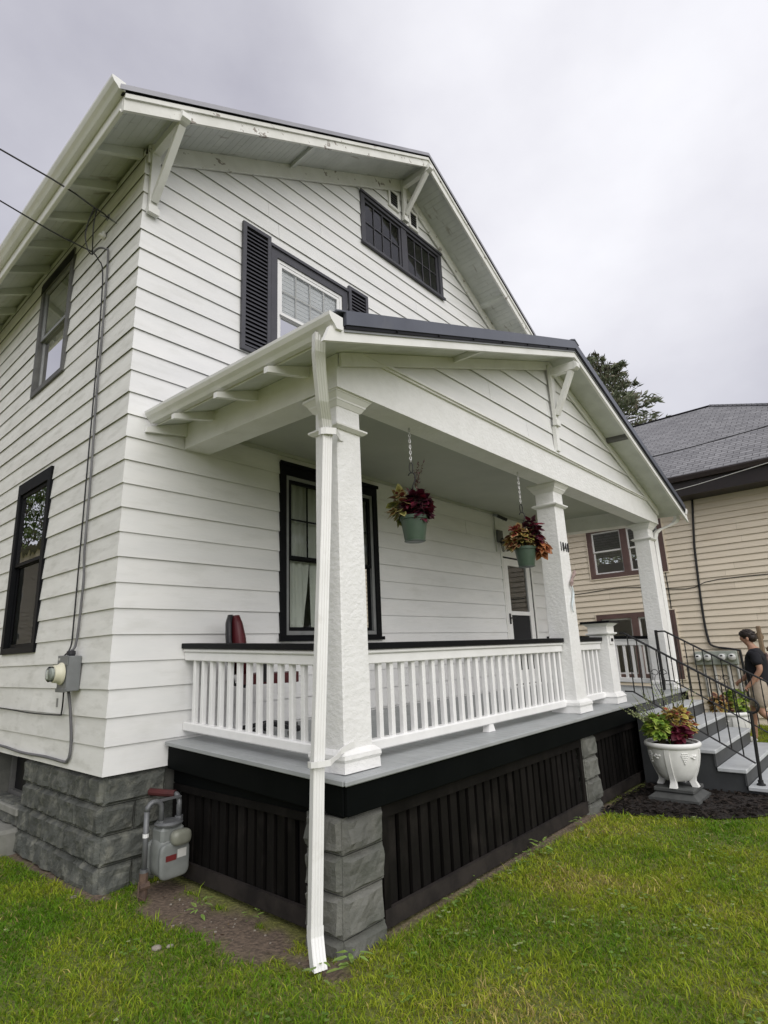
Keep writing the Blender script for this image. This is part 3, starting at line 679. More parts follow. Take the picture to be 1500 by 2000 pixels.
# left eave: fascia, gutter, rafter tails
mb = MB(); mb.box(XE0 - 0.018, XE0 - 0.001, YF + 0.03, YB, zb(XE0) - 0.005, zb(XE0) + 0.19); mb.build('eave_fascia', 'trim', roof)
mb = MB(); mb.tube([(XE0 - 0.022, YF + 0.03, zb(XE0) + 0.004), (XE0 - 0.022, YB, zb(XE0) + 0.004)], 0.014, 8); mb.build('eave_bead', 'trim', roof)
mb = MB(); mb.box(XE1 + 0.001, XE1 + 0.018, YF + 0.03, YB, zb(XE1) - 0.005, zb(XE1) + 0.19); mb.build('eave_fascia', 'trim', roof)
def gutter(xb, ztop, y0, y1, sgn, warp, parent, sc=1.0):
    """K-style trough, open on top"""
    pr = [(0.0, 0.0), (0.0, -0.085), (0.052, -0.092), (0.070, -0.070), (0.095, -0.048), (0.112, -0.020), (0.115, 0.0), (0.106, 0.004),
          (0.104, -0.004), (0.100, -0.020), (0.086, -0.044), (0.062, -0.066), (0.048, -0.086), (0.006, -0.080), (0.006, 0.0)]
    pr = [(xb + sgn * p[0] * sc, ztop + p[1] * sc) for p in pr]
    mb = MB(warp); n = len(pr); ys = [y0 + (y1 - y0) * i / 6 for i in range(7)]
    mb.add([(p[0], y, p[1]) for y in ys for p in pr], [(i * n + k, i * n + (k + 1) % n, (i + 1) * n + (k + 1) % n, (i + 1) * n + k) for i in range(6) for k in range(n)])
    g = mb.build('gutter', 'gutter', parent)
    out_ = pr[:8]
    mb = MB(warp); mb.prism(out_, 'y', y0 - 0.003, y0 - 0.0005); mb.build('gutter_end_cap', 'gutter', g)
    return g
g = gutter(XE0 - 0.020, 5.485, YF - 0.02, YB, -1, False, roof); g['label'] = 'white gutter along the main eave'
for i in range(10):
    y = -0.02 + i * 0.615
    if i == 0: y = 0.03
    mb = MB(); xa = XE0 + 0.001
    mb.prism([(xa, zs(xa) - 0.075), (-0.019, zs(-0.019) - 0.11), (-0.019, zs(-0.019) - 0.001), (xa, zs(xa) - 0.001)], 'y', y, y + 0.045)
    mb.build('rafter_tail', 'soffit', roof)

def knee_brace(x, zlo, ztop, y_wall, y_tip, w, warp, mat, name='knee_brace', cap=True):
    """wall post, outrigger beam and diagonal strut, each its own piece"""
    mb = MB(warp); mb.box(x - w / 2, x + w / 2, y_wall - 0.036, y_wall, zlo, ztop); br = mb.build(name, mat, house)
    mb = MB(warp); mb.box(x - w * 0.62, x + w * 0.62, y_wall - 0.05, y_wall - 0.0005, zlo - 0.07, zlo - 0.001); mb.build('brace_foot', mat, br)
    mb = MB(warp); zt = ztop - 0.05
    mb.box(x - w * 0.42, x + w * 0.42, y_tip, y_wall - 0.0365, zt - 0.09, zt); mb.build('outrigger', mat, br)
    L = Vector((0, y_tip + 0.05 - (y_wall - 0.04), zt - 0.095 - (zlo + 0.06))); n_ = Vector((0, -L.z, L.y)).normalized() * 0.026
    p0 = Vector((0, y_wall - 0.0375, zlo + 0.06)); p1 = p0 + L
    mb = MB(warp); hw = w * 0.36
    mb.hexa([(x - hw, *(p0 - n_)[1:]), (x + hw, *(p0 - n_)[1:]), (x + hw, *(p0 + n_)[1:]), (x - hw, *(p0 + n_)[1:]),
             (x - hw, *(p1 - n_)[1:]), (x + hw, *(p1 - n_)[1:]), (x + hw, *(p1 + n_)[1:]), (x - hw, *(p1 + n_)[1:])]); mb.build('strut', mat, br)
    if cap:
        mb = MB(warp); mb.prism([(y_tip - 0.001, zt - 0.095), (y_tip - 0.035, zt - 0.075), (y_tip - 0.035, zt - 0.02), (y_tip - 0.001, zt + 0.005)], 'x', x - w * 0.5, x + w * 0.5)
        mb.build('end_block', mat, br)
    return br
k = knee_brace(0.072, 4.92, 5.66, -0.0255, YF - 0.02, 0.085, False, 'trim'); k['label'] = 'white knee brace at the left front corner'
k = knee_brace(3.935, 7.20, 7.87, -0.0465, YF - 0.02, 0.085, False, 'trim'); k['label'] = 'white knee brace under the main gable peak'

# ---------------- foundation of rock-face blocks
def rock_block(w, d, h, seed, faces=('f',), n=8, amp=0.034, marg=0.012):
    """block with origin at its left front bottom corner; front is -y, left is -x"""
    vs = []; fs = []
    def patch(fn, nu, nv, LL=1.0):
        o = len(vs)
        def ticks(k, L):                                   # extra rows close to the edges keep the joints crisp
            return [0.0, 1.0] if k == 1 else [0.0, 0.006 / L, 0.026 / L] + [0.026 / L + (1 - 0.052 / L) * q / (k - 4) for q in range(1, k - 4)] + [1 - 0.026 / L, 1 - 0.006 / L, 1.0]
        tu, tv = ticks(nu, LL), ticks(nv, h); nu, nv = len(tu) - 1, len(tv) - 1
        for v_ in tv:
            for u_ in tu: vs.append(fn(u_, v_))
        for j in range(nv):
            for i in range(nu): fs.append((o + j * (nu + 1) + i, o + j * (nu + 1) + i + 1, o + (j + 1) * (nu + 1) + i + 1, o + (j + 1) * (nu + 1) + i))
    def bulge(u, v, L):
        e = min(u * L, (1 - u) * L, v * h, (1 - v) * h)
        e = max(0.0, min(1.0, (e - 0.006) / 0.020))
        q = noise.noise((u * L * 7 + seed * 3.7, v * h * 9, seed)) + 0.6 * noise.noise((u * L * 17 + seed, v * h * 21, seed * 2.0))
        return e * amp * (0.85 + 0.55 * q)
    nu, nv = n + 3, n
    patch(lambda u, v: (u * w, -bulge(u, v, w) if 'f' in faces else 0.0, v * h), nu, nv, w)
    patch(lambda u, v: (-bulge(1 - u + 3.3, v, d) * 0 - (bulge(u, v, d) if 'l' in faces else 0.0), d * (1 - u), v * h), nu if 'l' in faces else 1, nv if 'l' in faces else 1, d)
    patch(lambda u, v: (w, d * u, v * h), 1, 1); patch(lambda u, v: (u * w, d * v, h), 1, 1); patch(lambda u, v: (u * w, d * (1 - v), 0), 1, 1)
    me = bpy.data.meshes.new('block'); me.from_pydata(vs, [], fs); me.update()
    return me
found = None
mb = MB(); mb.box(0.055, 6.0, 0.055, 0.30, GZ - 0.2, -0.012); mb.box(0.055, 0.30, 0.3005, 1.66, GZ - 0.2, -0.012); mb.box(0.055, 0.30, 2.55, 10, GZ - 0.2, -0.012)
mb.box(0.0551, 0.30, 1.66, 2.55, GZ - 0.2, -0.50); mb.box(5.9, 7.8, 0.06, 10, GZ - 0.2, -0.012)
found = mb.build('foundation', 'mortar', house); found['label'] = 'grey rock-face block foundation'
ch = 0.2
sbm = [rock_block(0.392, 0.1, ch - 0.006, s) for s in range(1, 8)]
ROT = Matrix.Rotation(-math.pi / 2, 4, 'Z')                # front face towards -x, width runs towards -y
for c in range(5):
    zc = -0.012 - (c + 1) * ch + 0.003
    # side wall: corner block end first, then full stretchers
    y = 0.20 if c % 2 == 0 else 0.40
    mw = y + 0.022
    me = rock_block(0.47 if c % 2 == 0 else 0.235, mw - 0.004, ch - 0.006, 20 + c, ('f', 'l'))
    link('block', me, 'block', found, Matrix.Translation((0.028, 0.028, zc)))
    x2 = 0.028 + (0.476 if c % 2 == 0 else 0.241)
    if c % 2: link('block', rock_block(0.42, 0.1, ch - 0.006, 40 + c), 'block', found, Matrix.Translation((x2, 0.028, zc)))
    yy = 0.028 + mw
    kk = 0
    while yy < 4.5:
        L = 0.392; e = yy + L
        if c < 2 or (c == 2 and False):
            if yy > 1.5 and yy < 2.5: yy = 2.56; continue
            if e > 1.66 and yy < 1.66: L = 1.66 - yy - 0.004; e = 1.66
        if L > 0.06:
            me = sbm[(kk * 3 + c) % 7] if abs(L - 0.392) < 1e-6 else rock_block(L, 0.1, ch - 0.006, 60 + c + kk)
            link('block', me, 'block', found, Matrix.Translation((0.028, yy + L, zc)) @ ROT)
        yy = e + 0.014; kk += 1
# basement window with its concrete sill and curb
mb = MB(); SD.box(mb, 1.67, 2.54, -0.24, -0.20, -0.42, -0.014); bw = mb.build('basement_window', 'drip', found); bw['label'] = 'dark basement window in the foundation'
mb = MB(); frame(SD, mb, 1.675, 2.535, -0.44, -0.016, 0.05, -0.199, -0.16); mb.build('basement_window_frame', 'weather_grey', bw)
mb = MB(); mb.bbox(-0.02, 0.26, 1.675, 2.535, -0.50, -0.435, 0.008); mb.build('basement_sill', 'concrete', found)
mb = MB(); mb.bbox(-0.30, 0.05, 1.70, 3.0, GZ - 0.1, -0.60, 0.03); mb.build('concrete_curb', 'concrete', found)

# ---------------- entrance door on the porch
mb = MB(); frame(FR, mb, 5.98, 6.98, 0.20, 2.40, 0.045, -0.05, 0.024, wt=0.20, wb=0.02); dc = mb.build('door_casing', 'trim', house)
mb = MB(); frame(FR, mb, 6.026, 6.934, 0.222, 2.198, 0.022, -0.045, 0.012, wb=0.01); mb.build('door_stop', 'black', dc)
mb = MB(); frame(FR, mb, 6.050, 6.910, 0.236, 2.174, 0.125, -0.035, 0.010, wt=0.11, wb=0.20); FR.box(mb, 6.175, 6.785, -0.0345, 0.0095, 1.28, 1.34)
dr = mb.build('storm_door', 'white_vinyl', house); dr['label'] = 'white storm door with two dark glass panels'
mb = MB(); FR.box(mb, 6.174, 6.786, -0.014, -0.010, 0.437, 1.279); mb.build('screen_panel', 'dark', dr)
for za, zbb in ((1.34, 2.064),):
    mb = MB(); mb.add([FR.p(6.174, -0.012, za), FR.p(6.786, -0.012, za), FR.p(6.786, -0.012, zbb), FR.p(6.174, -0.012, zbb)], [(0, 1, 2, 3)]); mb.build('pane', M['glass'], dr)
mb = MB(); FR.box(mb, 6.05, 6.91, -0.10, -0.06, 0.22, 2.17); mb.build('inner_door', 'dark', house)
mb = MB(); mb.box(6.085, 6.125, -0.022, -0.0105, 1.14, 1.30); mb.tube([(6.105, -0.02, 1.23), (6.105, -0.06, 1.23), (6.15, -0.065, 1.225), (6.20, -0.06, 1.235)], 0.009, 8); mb.build('door_handle', 'iron', dr)

# ================================================================== PORCH (parts of the house; z values before settling)
XP, PS, YP = 3.98, 0.356, -2.335
DX0, DX1, DY = 0.462, 7.52, -2.05
def pzb(x): return 4.074 - PS * abs(x - XP)
def pzs(x): return pzb(x) + 0.05
# deck of narrow boards running out from the wall
dk = None
mb = MB(True); mb.box(DX0 + 0.03, DX1 - 0.03, -1.98, -0.03, 0.10, 0.154); dk = mb.build('porch_deck', 'drip', house); dk['label'] = 'grey painted porch floor'
bw_ = (DX1 - DX0) / 78
mbb = MB(True); mbb.bbox(0.0006, bw_ - 0.0006, DY + 0.012, -0.03, 0.156, 0.186, 0.0025); dme = mbb.mesh('deck_board')
for i in range(78):
    link('deck_board', dme, 'deck', dk, Matrix.Translation((DX0 + i * bw_, 0, 0)))
mb = MB(True); mb.bbox(DX0 - 0.006, DX1 + 0.006, DY - 0.008, DY + 0.0115, 0.155, 0.1855, 0.006); mb.build('nosing', 'deck', dk)
mb = MB(True); mb.bbox(DX0 - 0.012, DX0 - 0.0005, DY + 0.012, -0.03, 0.155, 0.1855, 0.004); mb.build('nosing', 'deck', dk)
# rim boards
mb = MB(True); mb.bbox(0.49, 7.48, -2.035, -2.002, -0.012, 0.152, 0.006); mb.build('rim_board', 'fascia_black', house)
mb = MB(True); mb.bbox(0.485, 0.520, -2.0015, -0.02, -0.020, 0.152, 0.006); mb.build('rim_board', 'fascia_black', house)
mb = MB(True); mb.bbox(7.45, 7.485, -2.0015, -0.02, -0.020, 0.152, 0.006); mb.build('rim_board', 'fascia_black', house)
mb = MB(True); mb.bbox(0.545, 0.57, -1.70, -0.02, -0.13, -0.0205, 0.004); mb.build('rim_board', 'fascia_black', house)

# stone piers
for x0, w, nm, wid in ((0.485, 0.33, 'corner stone pier beside the downspout', 4), (3.79, 0.28, 'narrow stone pier between the slatted panels', 4), (7.15, 0.33, 'stone pier behind the steps', 4)):
    mb = MB(); mb.box(x0 + 0.03, x0 + w - 0.02, -1.965, -1.72, GZ - 0.2, -0.10); pr = mb.build('stone_pier', 'mortar', house); pr['label'] = nm
    z = -0.10; hs = [0.195, 0.20, 0.21, 0.26]
    for i, h in enumerate(hs):
        jx = 0.012 * math.sin(i * 2.1 + x0)
        me = rock_block(w + jx * 0.5, 0.30, h - 0.006, 80 + i * 7 + int(x0 * 10), ('f', 'l'), amp=0.036)
        z -= h
        link('stone', me, 'pier', pr, Matrix.Translation((x0 + jx * 0.3, -1.985, z)))

# slatted skirting panels: frame boards and upright slats
def skirt(pl, a0, a1, z0, z1, n, label, top=0.07):
    mb = MB(); pl.box(mb, a0, a1, -0.06, -0.05, z0, z1); sk = mb.build('skirting_panel', 'drip', house); sk['label'] = label  # black sheet behind the slats stands in for the under-porch shade
    mb = MB(); pl.box(mb, a0, a1, 0.0, 0.028, z0, z0 + 0.10); mb.build('frame_board', 'slat_frame', sk)
    mb = MB(); pl.box(mb, a0, a1, 0.0, 0.026, z1 - top, z1); mb.build('frame_board', 'slat', sk)
    for e in (a0, a1 - 0.055):
        mb = MB(); pl.box(mb, e, e + 0.055, 0.0, 0.0245, z0 + 0.1005, z1 - top - 0.0005); mb.build('frame_board', 'slat', sk)
    p = (a1 - a0 - 0.11) / n
    for i in range(n):
        a = a0 + 0.055 + p * i; w = p * 0.68; j = random.uniform(-0.004, 0.004)
        mb = MB(); t = random.uniform(-0.003, 0.003)
        A0 = a + p * 0.16 + j
        mb.hexa([pl.p(A0, -0.030, z0 + 0.02), pl.p(A0 + w, -0.030, z0 + 0.02), pl.p(A0 + w, -0.006, z0 + 0.02), pl.p(A0, -0.006, z0 + 0.02),
                 pl.p(A0 + t, -0.030, z1 - 0.01), pl.p(A0 + w + t, -0.030, z1 - 0.01), pl.p(A0 + w + t, -0.006, z1 - 0.01), pl.p(A0 + t, -0.006, z1 - 0.01)])
        mb.build('slat', 'slat', sk)
FP = Plane((0, -1.95), (1, 0), (0, -1)); LP = Plane((0.565, 0), (0, 1), (-1, 0))
skirt(FP, 0.835, 3.775, -0.775, -0.112, 25, 'long black slatted skirting panel below the porch front')
skirt(FP, 4.085, 5.75, -0.775, -0.112, 15, 'short black slatted skirting panel behind the urn')
skirt(LP, -1.66, -0.03, -0.755, -0.135, 14, 'black slatted skirting panel on the porch side behind the gas meter', top=0.05)
# pier-side upper board that shows below the rim on the porch side

# columns
def ring(mb, cx, cy, h0, h1, z0, z1):
    mb.hexa([(cx - h0, cy - h0, z0), (cx + h0, cy - h0, z0), (cx + h0, cy + h0, z0), (cx - h0, cy + h0, z0),
             (cx - h1, cy - h1, z1), (cx + h1, cy - h1, z1), (cx + h1, cy + h1, z1), (cx - h1, cy + h1, z1)])
CY = -1.805
def shifted(mb, y):
    """settle the whole piece by the fall at its own place, so uprights stay plumb"""
    mb.v = [(a, b, c + PW * y) for a, b, c in mb.v]; return mb
def column(cx, label):
    hb, ht = 0.124, 0.112
    def hz(z): return hb + (ht - hb) * (z - 0.186) / 2.46
    mb = MB(); n = 10
    zz = [0.186 + 0.03 + (2.645 - 0.216) * i / n for i in range(n + 1)]
    vs = []; b = 0.007
    for z in zz:
        h = hz(z)
        for sx, sy in ((-1, -1), (1, -1), (1, 1), (-1, 1)):
            e = [(cx + sx * h, CY + sy * (h - b)), (cx + sx * (h - b), CY + sy * h)]
            if (sx, sy) in ((1, -1), (-1, 1)): e = e[::-1]
            vs += [(q[0], q[1], z) for q in e]
    fs = [(i * 8 + k, i * 8 + (k + 1) % 8, (i + 1) * 8 + (k + 1) % 8, (i + 1) * 8 + k) for i in range(n) for k in range(8)] + [tuple(range(8))[::-1], tuple(n * 8 + k for k in range(8))]
    mb.add(vs, fs)
    col = shifted(mb, CY).build('column', 'column', house); col['label'] = label
    mb = MB(); ring(mb, cx, CY, 0.158, 0.155, 0.186, 0.245); ring(mb, cx, CY, 0.155, 0.163, 0.2455, 0.262); ring(mb, cx, CY, 0.163, 0.160, 0.2625, 0.285); ring(mb, cx, CY, 0.160, 0.130, 0.2855, 0.312)
    shifted(mb, CY).build('plinth', 'column', col)
    mb = MB(); ring(mb, cx, CY, 0.128, 0.150, 2.375, 2.392); ring(mb, cx, CY, 0.150, 0.150, 2.3925, 2.405); ring(mb, cx, CY, 0.143, 0.128, 2.4055, 2.418)
    shifted(mb, CY).build('neck_moulding', 'trim', col)
    mb = MB(); ring(mb, cx, CY, 0.118, 0.140, 2.545, 2.578); ring(mb, cx, CY, 0.143, 0.146, 2.5785, 2.592); ring(mb, cx, CY, 0.146, 0.172, 2.5925, 2.625); ring(mb, cx, CY, 0.176, 0.176, 2.6255, 2.644)
    shifted(mb, CY).build('capital', 'trim', col)
    return col
col1 = column(0.70, 'tapered white column at the porch corner, beside the downspout')
col2 = column(4.04, 'tapered white column carrying the number 1040')
col3 = column(7.28, 'tapered white column at the far end of the porch')

# house number on the second column
def text_mesh(body, size, depth, bold=0.0):
    cu = bpy.data.curves.new('t', 'FONT'); cu.body = body; cu.size = size; cu.extrude = depth; cu.align_x = 'CENTER'; cu.offset = bold
    o = bpy.data.objects.new('t', cu); COL.objects.link(o)
    dg = bpy.context.evaluated_depsgraph_get(); me = bpy.data.meshes.new_from_object(o.evaluated_get(dg))
    bpy.data.objects.remove(o); bpy.data.curves.remove(cu); me.materials.clear(); return me
for i, ch_ in enumerate('1040'):
    me = text_mesh(ch_, 0.150, 0.004, -0.0012)
    link('number_digit', me, 'black_plastic', col2, Matrix.Translation((4.04 + (i - 1.5) * 0.057 + 0.002, CY - 0.1205, 1.795)) @ Matrix.Rotation(math.pi / 2, 4, 'X') @ Matrix.Diagonal((0.55, 1.0, 1.0, 1.0)))

# newel at the head of the steps
NX = 5.08
mb = MB(); ring(mb, NX, CY, 0.112, 0.106, 0.20, 0.985)
nw = shifted(mb, CY).build('newel_post', 'column', house); nw['label'] = 'short white newel post with a black cap at the steps'
mb = MB(); ring(mb, NX, CY, 0.150, 0.147, 0.186, 0.245); ring(mb, NX, CY, 0.147, 0.154, 0.2455, 0.262); ring(mb, NX, CY, 0.152, 0.122, 0.2625, 0.305); shifted(mb, CY).build('plinth', 'column', nw)
mb = MB(); ring(mb, NX, CY, 0.116, 0.140, 0.960, 0.975); ring(mb, NX, CY, 0.140, 0.140, 0.9755, 0.990); ring(mb, NX, CY, 0.116, 0.116, 0.9905, 1.062); ring(mb, NX, CY, 0.116, 0.160, 1.0625, 1.100); shifted(mb, CY).build('newel_capital', 'trim', nw)
mb = MB(); ring(mb, NX, CY, 0.178, 0.178, 1.1005, 1.128); shifted(mb, CY).build('newel_cap', 'black', nw)
mb = MB(); mb.box(NX - 0.055, NX + 0.055, CY - 0.121, CY - 0.110, 0.855, 0.950); shifted(mb, CY).build('letter_plate', 'white_vinyl', nw)
mb = MB(); mb.box(NX - 0.030, NX + 0.034, CY - 0.1250, CY - 0.1212, 0.885, 0.922); shifted(mb, CY).build('letter_slot', 'drip', nw)

# railings
RO = {}
def railing(ax, fixed, a0, a1, n, off, label, foot=None):
    """ax 'x': runs along x at y=fixed; 'y': runs along y at x=fixed"""
    def bx(mb, h, p0, p1, z0, z1, b=0.005):
        if ax == 'x': mb.bbox(p0, p1, fixed - h, fixed + h, z0, z1, b)
        else: mb.bbox(fixed - h, fixed + h, p0, p1, z0, z1, b)
    mb = MB(True); bx(mb, 0.034, a0, a1, 0.245, 0.315, 0.009); rl = mb.build('railing', 'rail', house); rl['label'] = label
    mb = MB(True); bx(mb, 0.072, a0, a1, 0.898, 0.940, 0.004); mb.build('rail_cap', 'black', rl)
    mb = MB(True); bx(mb, 0.056, a0, a1, 0.868, 0.8975, 0.008); bx(mb, 0.040, a0, a1, 0.800, 0.8675, 0.006); mb.build('top_rail', 'rail', rl)
    if 'b' not in RO:
        q = MB(); q.bbox(-0.019, 0.019, -0.019, 0.019, 0.0, 0.496, 0.0035); RO['b'] = q.mesh('baluster')
    for i in range(n):
        a = a0 + off + i * 0.1228
        if a > a1 - 0.02: break
        x, y = (a, fixed) if ax == 'x' else (fixed, a)
        link('baluster', RO['b'], 'rail', rl, Matrix.Translation((x, y, 0.310 + PW * min(y, 0))) @ Matrix.Rotation(random.uniform(-0.03, 0.03), 4, 'Z'))
        mb = MB()
    for i in range(n - 1):
        pass
    if foot is not None:
        mb = MB(); z0, z1 = 0.187, 0.2445
        mb.hexa([(foot - 0.055, fixed - 0.03, z0), (foot + 0.055, fixed - 0.03, z0), (foot + 0.055, fixed + 0.03, z0), (foot - 0.055, fixed + 0.03, z0),
                 (foot - 0.030, fixed - 0.028, z1), (foot + 0.030, fixed - 0.028, z1), (foot + 0.030, fixed + 0.028, z1), (foot - 0.030, fixed + 0.028, z1)])
        shifted(mb, fixed).build('rail_foot', 'rail', rl)
    return rl
railing('y', 0.636, -1.675, -0.019, 13, 0.055, 'white baluster railing with black cap on the left side of the porch')
railing('x', -1.785, 0.828, 3.912, 25, 0.107, 'long white baluster railing with black cap along the porch front', foot=2.42)
railing('x', -1.785, 4.168, 4.962, 6, 0.10, 'short white baluster railing with black cap beside the newel post')
railing('y', 7.345, -1.675, -0.019, 13, 0.055, 'white baluster railing on the far side of the porch')

# beams, gable wall and ceiling
mb = MB(True); mb.prism([(0.515, 2.651), (0.757, 2.651), (0.757, pzs(0.757) - 0.002), (0.515, pzs(0.515) - 0.002)], 'y', -1.771, -0.02); mb.build('porch_beam', 'trim', house)
mb = MB(True); mb.prism([(7.223, 2.651), (7.465, 2.651), (7.465, pzs(7.465) - 0.002), (7.223, pzs(7.223) - 0.002)], 'y', -1.771, -0.02); mb.build('porch_beam', 'trim', house)
mb = MB(True); mb.prism([(0.515, 2.645), (7.465, 2.645), (7.465, pzs(7.465) - 0.002), (7.223, 2.946), (0.757, 2.946), (0.515, pzs(0.515) - 0.002)], 'y', -2.0, -1.772)
fb = mb.build('porch_beam', 'column', house); fb['label'] = 'rough white front beam of the porch'
mb = MB(True); mb.box(0.73, 7.23, -2.020, -1.99, 2.9465, 2.962); mb.box(0.76, 7.20, -2.035, -1.99, 2.9625, 2.978); mb.box(0.81, 7.15, -2.026, -1.99, 2.9785, 2.992); mb.build('beam_moulding', 'trim', fb)
GP = Plane((0, -1.990), (1, 0), (0, -1))
mb = MB(True); mb.prism([(0.74, 2.95), (7.22, 2.95), (XP, pzs(XP) - 0.02)], 'y', -1.978, -1.94); gw = mb.build('porch_gable', 'dark', house); gw['label'] = 'white clapboard porch gable'
siding(GP, gw, 'siding', 2.992, 4.02, 0.2032, lambda z: XP - (pzs(XP) - z) / PS, lambda z: XP + (pzs(XP) - z) / PS, [], warp=True)
for xa in (0.53, 7.45):
    mb = MB(True); mb.prism([(xa, pzs(xa) - 0.105), (XP, pzs(XP) - 0.105), (XP, pzs(XP) - 0.003), (xa, pzs(xa) - 0.003)], 'y', -2.030, -2.0085); mb.build('frieze_board', 'trim', gw)
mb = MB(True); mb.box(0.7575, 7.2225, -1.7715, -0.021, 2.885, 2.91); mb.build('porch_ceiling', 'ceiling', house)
for y in (-0.5, -1.0, -1.45):
    pass
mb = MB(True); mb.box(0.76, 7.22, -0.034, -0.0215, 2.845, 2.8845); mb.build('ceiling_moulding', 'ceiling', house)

# porch roof
mb = MB(True)
for xe in (0.18, 7.78):
    mb.prism([(xe, pzb(xe) + 0.195), (XP, pzb(XP) + 0.195), (XP, pzb(XP) + 0.205), (xe, pzb(xe) + 0.205)], 'y', YP - 0.02, -0.019)
pr = mb.build('porch_roof', 'roof_metal', house); pr['label'] = 'charcoal metal porch roof'
for sgn, xe, tip in ((-1, 0.246, 0.085), (1, 7.714, 7.875)):
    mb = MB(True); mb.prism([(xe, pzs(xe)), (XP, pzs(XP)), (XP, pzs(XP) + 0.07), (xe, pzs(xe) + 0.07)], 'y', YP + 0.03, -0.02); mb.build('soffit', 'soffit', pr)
    def pstrip(nm, mat, d0, d1, y0, y1, x_):
        q = MB(True); q.prism([(x_, pzb(x_) + d0), (XP, pzb(XP) + d0), (XP, pzb(XP) + d1), (x_, pzb(x_) + d1)], 'y', y0, y1); return q.build(nm, mat, pr)
    # rake board with its plumb-cut tail
    q = MB(True); cut = tip - sgn * 0.055
    q.prism([(tip, pzb(tip)), (XP, pzb(XP)), (XP, pzb(XP) + 0.10), (cut, pzb(cut) + 0.10)], 'y', YP, YP + 0.028); q.build('rake_board', 'trim', pr)
    xs_ = 0.255 if sgn < 0 else 7.705
    pstrip('drip_edge', 'alu', 0.062, 0.078, YP - 0.010, YP - 0.0005, xs_)
    pstrip('drip_edge', 'drip', 0.0785, 0.104, YP - 0.018, YP - 0.0005, xs_)
    pstrip('rake_metal', 'roof_metal', 0.1045, 0.196, YP - 0.026, YP - 0.0005, xs_ - 0.0)
    q = MB(True); x_ = xe; q.box(min(x_ + sgn * 0.001, x_ + sgn * 0.012), max(x_ + sgn * 0.001, x_ + sgn * 0.012), YP + 0.03, -0.02, pzb(x_) + 0.05, pzb(x_) + 0.185); q.build('eave_fascia', 'trim', pr)
# ridge cap nub
mb = MB(True); mb.prism([(XP - 0.10, pzb(XP - 0.10) + 0.206), (XP, pzb(XP) + 0.2065), (XP + 0.10, pzb(XP + 0.10) + 0.206), (XP + 0.10, pzb(XP + 0.10) + 0.216), (XP, pzb(XP) + 0.222), (XP - 0.10, pzb(XP - 0.10) + 0.216)], 'y', YP - 0.03, -0.02); mb.build('ridge_cap', 'roof_metal', pr)
# screws along the metal edge
for i in range(7):
    x = 0.75 + i * 0.5
    mb = MB(True); mb.lathe([(0.008, 0), (0.008, -0.008), (0.004, -0.012)], (x, YP - 0.019, pzb(x) + 0.092), 6, 'y'); mb.build('screw', 'drip', pr)
g = gutter(0.231, 2.890, YP - 0.015, -0.04, -1, True, pr); g['label'] = 'white gutter along the left porch eave'
g = gutter(7.729, 2.890, YP - 0.015, -0.04, 1, True, pr); g['label'] = 'white gutter along the far porch eave'
for y in (-0.47, -1.085, -1.695):
    for sgn, xa, xb in ((-1, 0.150, 0.5145), (1, 7.81, 7.4655)):
        mb = MB(True); lo, hi = min(xa, xb), max(xa, xb)
        P = [(xa, pzs(xa) - 0.045), (xb, pzs(xb) - 0.085), (xb, pzs(xb) - 0.002), (xa, pzs(xa) - 0.002 - (0.0 if True else 0))]
        mb.prism(P, 'y', y - 0.022, y + 0.022); mb.build('rafter_tail', 'trim', pr)
mb = MB(True); mb.prism([(0.14, 2.71), (0.5145, 2.765), (0.5145, pzs(0.5145) - 0.002), (0.247, pzs(0.247) - 0.002), (0.14, 2.755)], 'y', -0.055, -0.0205); mb.build('wall_rafter', 'trim', pr)
for x in (1.95, 5.56):
    mb = MB(True); s_ = 0.026
    mb.prism([(x - s_, pzs(x - s_) - 0.05), (x + s_, pzs(x + s_) - 0.05), (x + s_, pzs(x + s_) - 0.001), (x - s_, pzs(x - s_) - 0.001)], 'y', YP + 0.029, -2.031); mb.build('lookout', 'weather_grey' if x > 4 else 'trim', pr)
k = knee_brace(3.925, 3.36, 4.04, -2.0315, YP - 0.012, 0.085, True, 'trim'); k['label'] = 'white knee brace under the porch gable peak'
mb = MB(True); mb.box(3.89, 3.96, -2.052, -2.0085, 2.9925, 3.287); mb.build('brace_board', 'trim', k)

# ---------------- downspouts
def downspout(path, w, d, label, flip=1, strap=None):
    mb = MB(); cs = []
    n = 9
    for i in range(n): cs.append((-w / 2 + w * i / (n - 1), -d / 2 + (0.003 if i % 2 else 0.0)))
    for i in range(n): cs.append((w / 2 - w * i / (n - 1), d / 2))
    m = len(cs)
    ca, sa = math.cos(-0.30 * flip), math.sin(-0.30 * flip)
    cs = [(x * ca - y * sa, x * sa + y * ca) for x, y in cs]
    vs = [(p[0] + c[0], p[1] + c[1], p[2]) for p in path for c in cs]
    fs = [(i * m + k, i * m + (k + 1) % m, (i + 1) * m + (k + 1) % m, (i + 1) * m + k) for i in range(len(path) - 1) for k in range(m)]
    mb.add(vs, fs)
    o = mb.build('downspout', 'gutter', house); o['label'] = label
    return o
P = [(0.180, -2.19, 2.730), (0.182, -2.185, 2.68), (0.198, -2.165, 2.62), (0.245, -2.120, 2.54), (0.35, -2.03, 2.38), (0.43, -1.965, 2.30), (0.456, -1.945, 2.25), (0.461, -1.940, 2.19)]
ds = downspout(P, 0.070, 0.050, 'white downspout running down the porch corner')
P = [(0.460, -1.940, 2.215), (0.430, -1.942, 1.6), (0.380, -1.945, 0.8), (0.346, -1.945, 0.22), (0.338, -1.945, 0.03), (0.314, -1.945, -0.60)]
